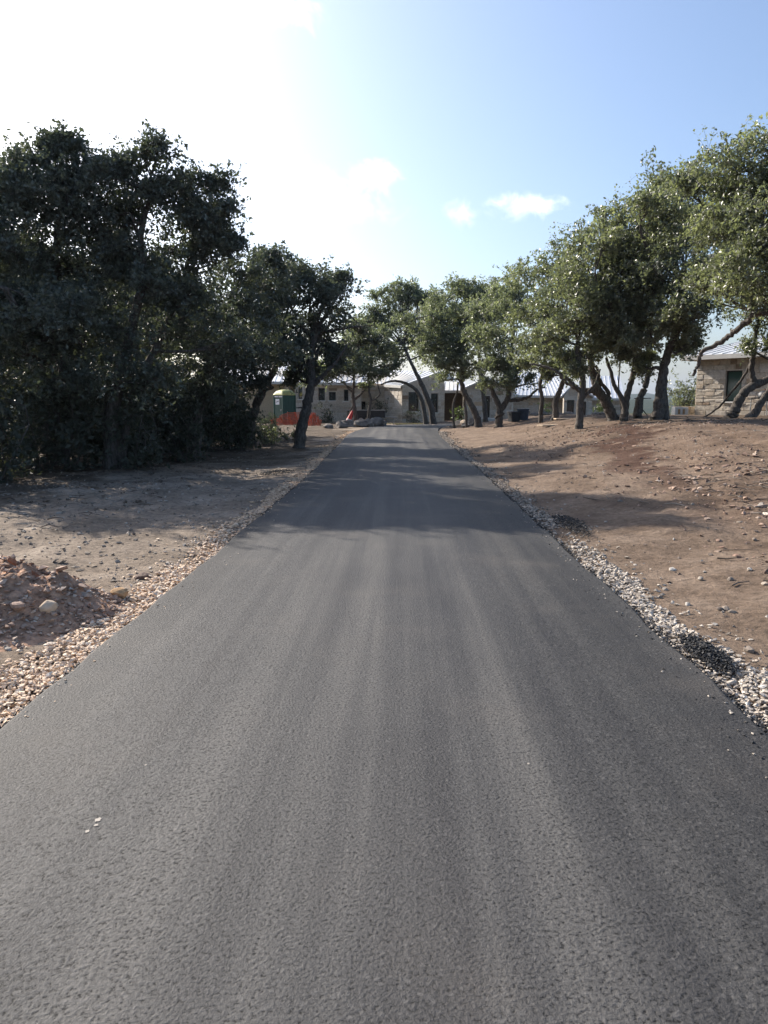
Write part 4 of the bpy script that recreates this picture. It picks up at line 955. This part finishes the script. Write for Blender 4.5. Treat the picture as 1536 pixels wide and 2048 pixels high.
def boulder(name, mat, loc, size, seed, parent=None, sub=2, rz=0, sink=.25, label=None, cat=None, group=None, angular=.35):
    r_ = np.random.default_rng(seed); V, Fa = (IV3, IF3) if sub == 3 else (IV2, IF2)
    V = V.copy()
    for _ in range(13):     # chip flat faces off
        d = r_.normal(size=3); d /= np.linalg.norm(d); c = r_.uniform(.52, .88); h = V @ d; V = V - np.maximum(h - c, 0)[:, None] * d * (.5 + angular)
    nz = np.array([mnoise.noise(Vector(v * 2.3 + seed)) for v in V]); V = V * (1 + (.05 + .16 * angular) * nz[:, None])
    V = V * (np.array(size) / 2)
    c, s = math.cos(rz), math.sin(rz); V = V @ np.array([[c, s, 0], [-s, c, 0], [0, 0, 1]])
    V[:, 2] -= V[:, 2].min() + size[2] * sink
    o = link(name, mesh_np(name, V, Fa, np.full(len(V), r_.uniform()), smooth=False), mat, parent, loc)
    if label: tag(o, label, cat or 'rock', group)
    return o

# rubble heap at the left
def build_pile():
    r_ = np.random.default_rng(91)
    root = empty('rubble_heap', (PILE[0], PILE[1], 0)); tag(root, 'low heap of reddish dirt and broken stones beside the tan gravel', 'dirt pile')
    nx_, ny_ = 120, 90; X, Y = np.meshgrid(np.linspace(-2.1, 1.35, nx_), np.linspace(-1.5, 1.3, ny_))
    def hgt(x, y):
        # long ridge running along the drive, steep towards the viewer
        a = x * .83 - y * .55; b = x * .55 + y * .83
        r1 = np.exp(-(np.maximum(np.abs(a + .1) - .85, 0) / .42) ** 2) * np.exp(-(b / np.where(b < 0, .62, .46)) ** 2)
        return .37 * r1 * (1 + .6 * fbm(x * 2.2, y * 2.2, 3, 92)) + (.10 * fbm(x * 6, y * 6, 3, 93) + .07 * fbm(x * 17, y * 17, 2, 94)) * r1
    Z = hgt(X, Y) + terrain(X + PILE[0], Y + PILE[1]) - .035
    V = np.stack([X, Y, Z], -1).reshape(-1, 3); i = np.arange(ny_ - 1)[:, None] * nx_ + np.arange(nx_ - 1)[None, :]
    m = simple('red_pile_soil', (.36, .225, .15), .95, spec=.1, var=.5, scale=14, bmp=1.0)
    link('soil', mesh_np('soil', V, np.stack([i, i + 1, i + 1 + nx_, i + nx_], -1).reshape(-1, 4), smooth=True), m, root)
    def pts(n):
        x = r_.uniform(-2.0, 1.3, n * 4); y = r_.uniform(-1.45, 1.2, n * 4); k_ = hgt(x, y) > .035 + .05 * r_.uniform(0, 1, n * 4) ** 3; x, y = x[k_][:n], y[k_][:n]
        return np.stack([x, y, hgt(x, y) + terrain(x + PILE[0], y + PILE[1]) - .03], -1)
    P = pts(290); s = .028 + .040 * r_.uniform(0, 1, len(P)) ** 2.2
    for p_, s_ in zip(P, s):
        V, F, rv = stones_np(np.zeros((1, 3)), np.array([s_]), r_); link('stone', mesh_np('stone', V, F, rv), M['rubble'], root, loc=p_ + [0, 0, s_ * .25])
    P = pts(3600); s = r_.uniform(.010, .030, len(P)); V, F, rv = stones_np(P, s, r_); tag(link('small_rubble', mesh_np('small_rubble', V, F, rv), M['rubble'], root), kind='stuff')
    return lambda x, y: float(hgt(np.array([x - PILE[0]]), np.array([y - PILE[1]]))[0]) + tz(x, y) - .03
heap_z = build_pile()
boulder('loose_rock', M['ochre_rock'], (-2.28, 5.75, max(tz(-2.28, 5.75), heap_z(-2.28, 5.75))), (.20, .15, .13), 5, label='ochre angular rock at the foot of the rubble heap', sub=2)
boulder('loose_rock', M['cream_rock'], (-2.50, 5.02, max(tz(-2.50, 5.02), heap_z(-2.50, 5.02))), (.135, .11, .115), 6, label='smooth cream rounded rock at the foot of the rubble heap', sub=3, angular=.05)
boulder('loose_rock', M['rubble'], (-2.36, 6.5, max(tz(-2.36, 6.5), heap_z(-2.36, 6.5))), (.18, .14, .11), 7, label='red brown rock at the far tip of the rubble heap', sub=2)
boulder('loose_rock', M['rubble'], (-2.66, 4.92, max(tz(-2.66, 4.92), heap_z(-2.66, 4.92))), (.12, .10, .10), 8, label='dark red rock touching the cream rounded rock', sub=2)
d_ = 3.5
while at(70, 1152, d_)[2] > heap_z(*at(70, 1152, d_)[:2]) and d_ < 7.5: d_ += .01     # where the stake leaves the heap
b_ = at(70, 1152, d_); a_ = b_ + np.array([-.22, .06, .115])
st_ = MB(); st_.tube([a_, (a_ + b_) / 2 + [0, 0, .006], b_ + (b_ - a_) * .4], [.020, .024, .026], 5)
tag(st_.build('wooden_stake', M['wood'], None), 'red brown wooden stake poking out of the rubble heap', 'stake')

# loose field stones on the bank (each one its own thing)
r_ = np.random.default_rng(15)
spec = [(1345, 1140, .10), (1497, 1303, .12), (1450, 1218, .09), (1465, 1225, .07), (1440, 1220, .08), (1240, 1003, .12), (1385, 1010, .09), (1300, 965, .09), (1060, 1000, .08), (1180, 1060, .07), (1400, 1160, .08), (1460, 1160, .10), (1270, 1130, .06), (1225, 1105, .07), (1420, 1110, .07), (1530, 1170, .11), (1330, 1180, .07), (1510, 1080, .08), (1480, 1045, .10), (1290, 1090, .06), (1375, 1210, .06), (1430, 1250, .06), (1500, 1140, .07), (1522, 1012, .13), (1470, 1000, .10), (1120, 975, .07)]
for q_, (px, py, s) in enumerate(spec):
    d = 5.0
    for _ in range(30):
        p_ = at(px, py, d); d += (p_[2] - tz(p_[0], d)) * 2.2 if p_[2] > tz(p_[0], d) else -(tz(p_[0], d) - p_[2]) * 2.2
    p_ = at(px, py, d)
    boulder('field_stone', M['pebble'], (p_[0], p_[1], tz(p_[0], p_[1])), (s * r_.uniform(.7, 1.1), s * .75, s * r_.uniform(.45, .65)), 200 + q_, label='small loose limestone rock lying on the bare dirt bank', group='loose rocks on the dirt bank', rz=r_.uniform(0, 3), sink=.3, angular=.5)

# uncountable grit, clods and twigs over the dirt
def scatter(name, mat, n, xr, yr, smin, smax, seed, dens=None, flat=.62):
    r_ = np.random.default_rng(seed); x = r_.uniform(*xr, n); y = yr[0] + (yr[1] - yr[0]) * r_.uniform(0, 1, n) ** 1.9
    k_ = (np.maximum(on_road(x, y)[0] - x, x - on_road(x, y)[1]) > .12)
    if dens is not None: k_ &= r_.uniform(0, 1, n) < dens(x, y)
    x, y = x[k_], y[k_]; s = (smin + (smax - smin) * r_.uniform(0, 1, len(x)) ** 3) * (1 + .02 * y)
    V, F, rv = stones_np(np.stack([x, y, terrain(x, y) + s * .15], -1), s, r_, r_.beta(1.3, 1.8, len(x)), flat)
    tag(link(name, mesh_np(name, V, F, rv), M[mat]), kind='stuff')
scatter('bank_grit', 'pebble', 6500, (1.9, 11), (3, 26), .004, .028, 81, lambda x, y: .25 + .9 * (fbm(x * .8, y * .8, 3, 8) > 0))
scatter('verge_grit', 'pebble', 6000, (-8, -2.1), (3, 22), .005, .028, 82, lambda x, y: .3 + .8 * (fbm(x * .8, y * .8, 3, 9) > 0))
scatter('red_clods', 'rubble', 4200, (3.2, 10), (6, 26), .008, .045, 83, lambda x, y: 1.0 * (fbm(x * .5, y * .5, 3, 18) > -.05))
scatter('bank_clods', 'rubble', 1500, (4.2, 8), (7, 14), .012, .06, 90, lambda x, y: 1.0 * (fbm(x * .9, y * .9, 3, 28) > .05))
scatter('verge_clods', 'caliche', 3200, (-7.5, -2.2), (5.5, 15), .008, .038, 84, lambda x, y: .35 + 1.0 * (fbm(x * .9, y * .9, 3, 19) > 0))
def twigs(name, n, xr, yr, seed, dens=None):
    r_ = np.random.default_rng(seed); x = r_.uniform(*xr, n); y = r_.uniform(*yr, n); k_ = np.ones(n, bool)
    if dens is not None: k_ = r_.uniform(0, 1, n) < dens(x, y)
    x, y = x[k_], y[k_]; VV, FF, RR, off = [], [], [], 0
    for a, b in zip(x, y):
        L = r_.uniform(.06, .34) ; th = r_.uniform(0, 6.28); dx, dy = math.cos(th) * L / 2, math.sin(th) * L / 2; z = tz(a, b) + .012
        P = np.array([[a - dx, b - dy, z], [a + r_.normal() * .02, b + r_.normal() * .02, z + r_.uniform(0, .03)], [a + dx, b + dy, z + r_.uniform(-.005, .03)]])
        V, Fq = tube_np(P, np.array([.006, .005, .003]) * r_.uniform(.6, 1.5), 4); VV.append(V); FF.append(Fq + off); off += len(V); RR += [r_.uniform()] * len(V)
    tag(link(name, mesh_np(name, np.vstack(VV), np.vstack(FF), RR), M['twig']), kind='stuff')
twigs('fallen_twigs', 700, (2.6, 10), (4, 22), 85, lambda x, y: .25 + .9 * (x > 4.4) * (y < 14))
twigs('brush_debris', 420, (4.6, 7.2), (7.5, 12.5), 89)
twigs('grove_twigs', 500, (-9, -2.6), (9, 27), 86, lambda x, y: .2 + .8 * (x < -4))
# leaf litter below the grove and the bank oaks
def litter(name, n, xr, yr, seed):
    r_ = np.random.default_rng(seed); x = r_.uniform(*xr, n); y = r_.uniform(*yr, n); s = r_.uniform(.02, .05, n)
    C = np.stack([x, y, terrain(x, y) + .01], -1); V, F, rv = leaves_np(C, n, .05, np.full(n, .05), seed, .1); V[:, 2] = np.maximum(np.minimum(V[:, 2], terrain(V[:, 0], V[:, 1]) + .03), terrain(V[:, 0], V[:, 1]) + .002)
    tag(link(name, mesh_np(name, V, F, rv), M['twig']), kind='stuff')
litter('grove_litter', 7000, (-10, -4), (11, 30), 87); litter('bank_litter', 4000, (4.5, 13), (22, 32), 88)

# dried paint spots and stray chips on the asphalt
def tz_road(x): f = (x + 1.93) / 3.67; return .035 + .02 * (1 - (2 * f - 1) ** 2) + .001
def spot(px, py, w, l, seed, label):
    p_ = np.array([0, 0, EYE]) + ray(px, py) * ((.055 - EYE) / ray(px, py)[2]); r_ = random.Random(seed); mb = MB(); n = 12
    q_ = [(p_[0] + w * math.cos(k_ / n * 6.283) * r_.uniform(.55, 1.15), p_[1] + l * math.sin(k_ / n * 6.283) * r_.uniform(.55, 1.15), tz_road(p_[0])) for k_ in range(n)]
    mb.prism(q_, (0, 0, 1), .0012); tag(mb.build('paint_fleck', M['paint_spot']), label, 'fleck')
spot(196, 1637, .012, .016, 1, 'largest cream fleck dried on the near asphalt'); spot(192, 1648, .009, .010, 2, 'small cream fleck touching the largest one'); spot(175, 1660, .008, .010, 3, 'faint cream fleck left of the largest one')
spot(1057, 1527, .006, .008, 4, 'tiny white chip alone in the middle of the asphalt'); spot(291, 1528, .005, .007, 5, 'tiny white chip above the cream flecks')

# boulders at the end of the drive
for q_, (px, d, sx, sy, sz, lab) in enumerate([(700, 46.5, 2.1, 1.2, .75, 'broad flat-topped grey boulder at the foot of the red cone'), (683, 45, 1.0, .8, .55, 'grey boulder at the outer end of the boulder row'), (655, 44, .9, .7, .5, 'dark grey boulder apart from the row on bare dirt'), (722, 45.5, 1.2, .9, .7, 'grey boulder in front of the forked oak'), (738, 46, .9, .8, .7, 'squat grey boulder between the two small oaks'), (752, 46.5, 1.2, .9, .75, 'rounded grey boulder beside the driveway edge'), (764, 47, .8, .7, .55, 'last grey boulder of the row touching the driveway'), (712, 47.5, .9, .7, .5, 'pale boulder half hidden behind the row')]):
    x = at(px, 800, d)[0]; boulder('boulder', M['limestone'], (x, d, tz(x, d)), (sx, sy, sz), 300 + q_, label=lab, cat='boulder', group='boulders edging the driveway end', sub=3, rz=q_ * .7, sink=.2, angular=.5)
for q_, (px, d, sx, sy, sz, lab) in enumerate([(918, 44, .9, .7, .6, 'pinkish pale boulder at the inside of the bend'), (930, 43.4, .8, .7, .5, 'pale boulder leaning on the pinkish one'), (944, 44.5, .7, .6, .65, 'upright pale boulder beside the round oak trunk'), (906, 43, .5, .4, .3, 'small pale rock at the driveway bend'), (932, 42, .8, .5, .3, 'dark low rock before the pale boulders')]):
    x = at(px, 800, d)[0]; boulder('boulder', M['cream_rock'] if q_ < 2 else M['limestone'], (x, d, tz(x, d)), (sx, sy, sz), 330 + q_, label=lab, cat='boulder', group='boulders inside the driveway bend', sub=3, rz=q_, sink=.2, angular=.5)
# stone edging of the planting bed under the airy oak
for q_ in range(9):
    px = 826 + q_ * 10; d = 50.2 + .35 * math.sin(q_ * .7) + (.9 if q_ > 6 else 0); x = at(px, 800, d)[0]
    boulder('edging_stone', M['cream_rock'], (x, d, tz(x, d)), (.55, .3, .2), 350 + q_, label='flat pale edging stone of the bed under the airy oak', cat='stone', group='edging stones of the oak bed', rz=random.uniform(-.3, .3), sink=.05)
for q_, (px, d) in enumerate([(1070, 47), (1085, 47.5), (1105, 48), (1122, 47.5), (1140, 47), (1195, 46), (1210, 45.5), (1220, 45)]):
    x = at(px, 800, d)[0]
    boulder('edging_stone', M['limestone'], (x, d, tz(x, d)), (.85, .4, .32), 370 + q_, label='rough pale stone of the low border before the house', cat='stone', group='border stones before the house', rz=random.uniform(-.3, .3), sink=.05)
def slab(px, d, w, l, t, label, mat, rz=.2):
    x = at(px, 800, d)[0]; mb = MB(); mb.box((0, 0, t / 2), (w, l, t), rz); o = mb.build('stone_slab', M[mat], None, bevel=.015); o.location = (x, d, tz(x, d) - .01); tag(o, label, 'slab')
slab(1104, 30.5, 1.15, .35, .06, 'thin pale slab lying tilted on the red dirt', 'cream_rock', .5); slab(1132, 33, .95, .4, .05, 'thin pale slab lying behind the tilted one', 'cream_rock', .1)
slab(975, 47.5, 1.0, .5, .22, 'pale stone step at the foot of the narrow window wall', 'pale_trim', 0)
slab(800, 54.6, 3.4, .25, .13, 'long pale kerb stone between driveway and house', 'dry_grass', 0)

# ------------------------------------------------------------------ portable toilet, netting, site gear
def portable_toilet():
    x, d = at(569, 800, 56.5)[0], 56.5; z = tz(x, d); root = empty('portable_toilet', (x, d, z)); root.rotation_euler = (0, 0, math.radians(-44)); tag(root, 'green portable toilet with a yellowish domed roof behind orange netting', 'toilet')
    w, h = 1.12, 2.0
    MB().box((0, 0, .07), (w + .06, w + .06, .14)).build('skid_base', M['black_plastic'], root)
    # four walls: shell panels with ribs
    for k_ in range(4):
        a = k_ * math.pi / 2; ca, sa = math.cos(a), math.sin(a); mb = MB()
        mb.box((0 - sa * -w / 2, ca * -w / 2, .14 + h / 2), (w - .12, .035, h - .02), a)
        for rx in (-.25, 0, .25):
            mb.box((rx * ca - sa * -(w / 2 + .018), rx * sa + ca * -(w / 2 + .018), .14 + h * .45), (.10, .018, h * .7), a)
        mb.build('wall_panel' if k_ != 0 else 'door', M['green_plastic'], root)
    for sx in (-1, 1):
        for sy in (-1, 1): MB().box((sx * w / 2, sy * w / 2, .14 + h / 2), (.11, .11, h)).build('corner_post', M['green_plastic'], root, bevel=.02)
    for a in (0, -math.pi / 2):     # vent band with worn white lettering on the two faces in view
        ca, sa = math.cos(a), math.sin(a); f = lambda u, o=.03: (u * ca - sa * -(w / 2 + o), u * sa + ca * -(w / 2 + o))
        mb = MB(); mb.box((*f(0), .14 + h - .13), (w - .12, .03, .16), a); vb = mb.build('vent_band', M['black_plastic'], root)
        mb = MB(); u_ = -.40
        for wd in (.09, .07, .10, .08, 0, .10, .08, .09, .07):
            if wd: mb.box((*f(u_ + wd / 2, .05), .14 + h - .13), (wd, .008, .09), a)
            u_ += wd + .025 if wd else .06
        mb.build('lettering', M['white_paint'], vb)
    mb = MB(); mb.box((-.08, -(w / 2 + .04), 1.62), (.46, .012, .40)); sg = mb.build('notice', M['white_paint'], root)
    mb = MB(); mb.box((-.03, -(w / 2 + .052), 1.64), (.22, .008, .05)); mb.box((-.16, -(w / 2 + .052), 1.62), (.05, .008, .2)); mb.box((.04, -(w / 2 + .052), 1.70), (.16, .008, .03)); mb.build('print', M['blue_grey'], sg)
    mb = MB(); mb.box((.38, -(w / 2 + .05), 1.0), (.06, .05, .14)); mb.build('latch', M['steel'], root)
    # domed roof
    n = 20; V, Fq = [], []
    for iy in range(n + 1):
        for ix in range(n + 1):
            u, v = ix / n * 2 - 1, iy / n * 2 - 1; e = .62; V.append((u * e, v * e, .14 + h + .40 * (max(0, 1 - u ** 4) * max(0, 1 - v ** 4)) ** .55 * (1 - .25 * (u * u + v * v) / 2)))
    V = np.array(V); i = np.arange(n)[:, None] * (n + 1) + np.arange(n)[None, :]; Fq = np.stack([i, i + 1, i + n + 2, i + n + 1], -1).reshape(-1, 4)
    rf = link('roof', mesh_np('roof', V, Fq, smooth=True), M['dome_plastic'], root)
    MB().box((0, 0, .14 + h - .005), (1.25, 1.25, .05)).build('roof_rim', M['dome_plastic'], root)
    mb = MB(); mb.tube([(.3, .3, 2.1), (.3, .3, 2.75)], .045, 10); mb.build('vent_pipe', M['black_plastic'], rf)
    mb = MB(); mb.box((-.2, -.42, .14 + h + .30), (.10, .06, .08)); mb.build('roof_vent', M['black_plastic'], rf)
portable_toilet()

def netting(pts, h_fn, label, seed, nu=70, nv=9):
    """sagging strip of orange safety net: a lattice of thin strands"""
    r_ = np.random.default_rng(seed); S = smooth_path(pts, 14); t = np.linspace(0, 1, nu); ss_ = np.linspace(0, 1, len(S))
    bx = np.interp(t, ss_, S[:, 0]); by = np.interp(t, ss_, S[:, 1]); bz = terrain(bx, by)
    G = np.zeros((nu, nv, 3))
    for j in range(nv):
        f = j / (nv - 1); w = .18 * np.sin(t * 37 + f * 4) * f + .14 * fbm(t * 14, t * 0 + f * 2, 3, seed)
        G[:, j] = np.stack([bx + w * .6, by + w, bz + .02 + h_fn(t) * f], -1)
    mb = MB()
    for j in range(nv):
        for i_ in range(nu - 1):
            a, b = G[i_, j], G[i_ + 1, j]; mb.prism([a, b, b + [0, 0, .035], a + [0, 0, .035]], (0, 1, 0), .006)
    for i_ in range(nu):
        for j in range(nv - 1):
            a, b = G[i_, j], G[i_, j + 1]; mb.prism([a, a + [.025, 0, 0], b + [.025, 0, 0], b], (0, 1, 0), .006)
    root = empty('safety_netting', (bx[0], by[0], bz[0])); tag(root, label, 'netting', 'orange netting round the portable toilet')
    o = mb.build('net', M['orange_net'], root); o.location = (-bx[0], -by[0], -bz[0])
    for q_ in np.linspace(0, nu - 1, 5).astype(int):
        mb = MB(); mb.tube([(0, 0, -.1), (0, 0, h_fn(t)[q_] + .12)], .016, 6); p_ = mb.build('stake', M['steel'], root); p_.location = (bx[q_] - bx[0], by[q_] - by[0] + .03, 0)
netting([(*xy(540, 53), ), (*xy(560, 52.2), ), (*xy(590, 53.2), ), (*xy(612, 54), )], lambda t: .45 + .40 * ss(.25, .5, t), 'sagging orange safety net strung before the portable toilet', 3)
netting([(*xy(612, 51), ), (*xy(625, 50.2), ), (*xy(640, 51), )], lambda t: .2 + .6 * np.sin(np.clip(t, 0, 1) * math.pi) ** 1.5 + .1 * t, 'crumpled orange safety net heaped beside the lone oak trunk', 5, nu=40)

def cone_red():
    x, d = at(694, 800, 48.2)[0], 48.2; z = tz(x, d); root = empty('traffic_cone', (x, d, z)); tag(root, 'faded red cone leaning beside the forked oak', 'cone')
    MB().box((0, 0, .05), (.55, .55, .08)).build('base', M['red_plastic'], root, bevel=.02)
    mb = MB(); mb.tube([(0, 0, .06), (.16, 0, .55), (.34, 0, 1.05)], [.26, .15, .05], 16); c = mb.build('body', M['red_plastic'], root, smooth=False)
    mb = MB(); mb.tube([(.12, 0, .44), (.15, 0, .52)], [.182, .165], 16); mb.build('band', M['fascia'], c)
cone_red()
def trailer():
    x, d = at(733, 800, 52)[0], 52; z = tz(x, d); root = empty('utility_trailer', (x, d, z)); tag(root, 'low dark utility trailer parked behind the boulders', 'trailer')
    MB().box((0, 0, .75), (2.6, 1.2, .5)).build('bed', M['black_plastic'], root, bevel=.02)
    MB().box((-.1, -.61, 1.02), (2.7, .05, .06)).build('rail', M['steel'], root)
    for sx in (-.35, .45):
        mb = MB(); mb.tube([(sx, -.72, .33), (sx, -.54, .33)], .33, 18); t = mb.build('wheel', M['black_plastic'], root); mb = MB(); mb.tube([(sx, -.74, .33), (sx, -.725, .33)], .17, 14); mb.build('rim', M['steel'], t)
    mb = MB(); mb.tube([(1.3, 0, .55), (2.1, 0, .5)], .04, 8); mb.build('drawbar', M['steel'], root)
    mb = MB(); mb.tube([(1.9, 0, .5), (1.9, 0, -.02)], .03, 8); mb.build('jack', M['steel'], root)
trailer()
def bin_(px, d, w, h, mat, label, rz):
    x = at(px, 800, d)[0]; z = tz(x, d); root = empty('trash_bin', (x, d, z)); root.rotation_euler[2] = rz; tag(root, label, 'bin', 'bins before the Y-shaped oak')
    mb = MB(); b, t = w * .42, w * .5
    vs = [(-b, -b, 0), (b, -b, 0), (b, b, 0), (-b, b, 0), (-t, -t, h), (t, -t, h), (t, t, h), (-t, t, h)]
    mb.add(vs, [[3, 2, 1, 0], [4, 5, 6, 7], [0, 1, 5, 4], [1, 2, 6, 5], [2, 3, 7, 6], [3, 0, 4, 7]]); mb.build('body', M[mat], root, bevel=.03)
    MB().box((0, 0, h + .03), (w * 1.08, w * 1.08, .06)).build('rim', M[mat], root, bevel=.015)
    for sx in (-1, 1): MB().box((sx * w * .53, 0, h * .8), (.05, .22, .05)).build('handle', M[mat], root)
bin_(1029, 40, .55, .50, 'black_plastic', 'black tapered bin standing next to the Y-shaped oak', .3); bin_(1047, 40.2, .62, .55, 'blue_grey', 'blue grey tapered bin to the side of the black one', -.2)
def bistro():
    x, d = at(1285, 800, 33)[0], 33; z = tz(x, d); root = empty('bistro_table', (x, d, z)); tag(root, 'small dark pedestal table standing between the oak trunks', 'table')
    mb = MB(); mb.tube([(0, 0, .74), (0, 0, .78)], .36, 24); mb.build('table_top', M['frame'], root)
    mb = MB(); mb.tube([(0, 0, .12), (0, 0, .74)], .04, 10); mb.build('pedestal', M['frame'], root)
    for k_ in range(3):
        a = k_ * 2.094; mb = MB(); mb.tube([(0, 0, .3), (.14 * math.cos(a), .14 * math.sin(a), .14), (.27 * math.cos(a), .27 * math.sin(a), .0)], [.022, .02, .018], 6); mb.build('leg', M['frame'], root)
bistro()
def stone_block():
    x, d = at(1361, 800, 38)[0], 38; z = tz(x, d); root = empty('stone_planter', (x, d, z)); tag(root, 'pale cut limestone block with two dark niches beyond the bank', 'stone block')
    MB().box((0, 0, .22), (.66, .5, .46)).build('block', M['pale_trim'], root, bevel=.03)
    for sx in (-.13, .1): MB().box((sx, -.255, .22), (.11, .02, .24)).build('niche', M['ochre_rock'], root)
stone_block()
def low_wall():
    x0, x1 = at(1374, 800, 40)[0], at(1392, 800, 39.4)[0]; root = empty('low_wall', ((x0 + x1) / 2, 39.7, tz(x0, 39.7) - .05)); tag(root, 'low tan stone wall between the pale block and the cottage', 'wall')
    r_ = random.Random(4)
    for row in range(3):
        u_ = -.9
        while u_ < .35:
            w = r_.uniform(.25, .45); mb = MB(); mb.box((u_ + w / 2, r_.uniform(-.02, .02), .09 + row * .18), (w - .015, .3, .17)); mb.build('stone', M['stone_wall'], root, bevel=.012); u_ += w
low_wall()
def grill():
    x, d = at(1530, 800, 33.5)[0], 33.5; z = tz(x, d); root = empty('barbecue_grill', (x, d, z)); tag(root, 'black kettle barbecue grill by the cottage wall', 'grill')
    mb = MB(); n = 12
    prof = [(.05, .62), (.24, .68), (.30, .80), (.31, .86)]
    V, Fq = [], []
    def lathe(prof):
        mb = MB(); k = 18; vs = [(r * math.cos(j / k * 6.283), r * math.sin(j / k * 6.283), zc) for r, zc in prof for j in range(k)]
        fs = [[i_ * k + j, i_ * k + (j + 1) % k, (i_ + 1) * k + (j + 1) % k, (i_ + 1) * k + j] for i_ in range(len(prof) - 1) for j in range(k)]
        mb.add(vs, fs); return mb
    lathe(prof).build('bowl', M['black_plastic'], root, smooth=True); lathe([(.315, .87), (.30, .98), (.2, 1.08), (.05, 1.12), (.0, 1.12)]).build('lid', M['black_plastic'], root, smooth=True)
    for k_ in range(3):
        a = k_ * 2.094 + .4; mb = MB(); mb.tube([(.2 * math.cos(a), .2 * math.sin(a), .66), (.34 * math.cos(a), .34 * math.sin(a), .0)], .018, 6); mb.build('leg', M['steel'], root)
    MB().box((-.5, 0, .78), (.36, .4, .03)).build('side_shelf', M['black_plastic'], root); mb = MB(); mb.tube([(-.06, 0, 1.15), (.06, 0, 1.15)], .02, 6); mb.build('handle', M['wood'], root)
    mb = MB(); mb.tube([(-.62, 0, .0), (-.6, 0, .77)], .02, 6); mb.build('shelf_post', M['steel'], root)
grill()

# ------------------------------------------------------------------ air
def haze():
    mb = MB(); mb.box((0, 1200, 10), (11000, 13600, 320)); m = bpy.data.materials.new('haze'); m.use_nodes = True; N = m.node_tree.nodes; N.clear()
    o = N.new('ShaderNodeOutputMaterial'); v = N.new('ShaderNodeVolumePrincipled'); v.inputs['Color'].default_value = (.70, .82, .98, 1); v.inputs['Density'].default_value = .00008; v.inputs['Anisotropy'].default_value = .35
    m.node_tree.links.new(v.outputs[0], o.inputs['Volume']); tag(mb.build('haze', m), kind='stuff')
haze()
print('LEAVES', NL, 'TRIS', sum(len(m.polygons) for m in bpy.data.meshes))
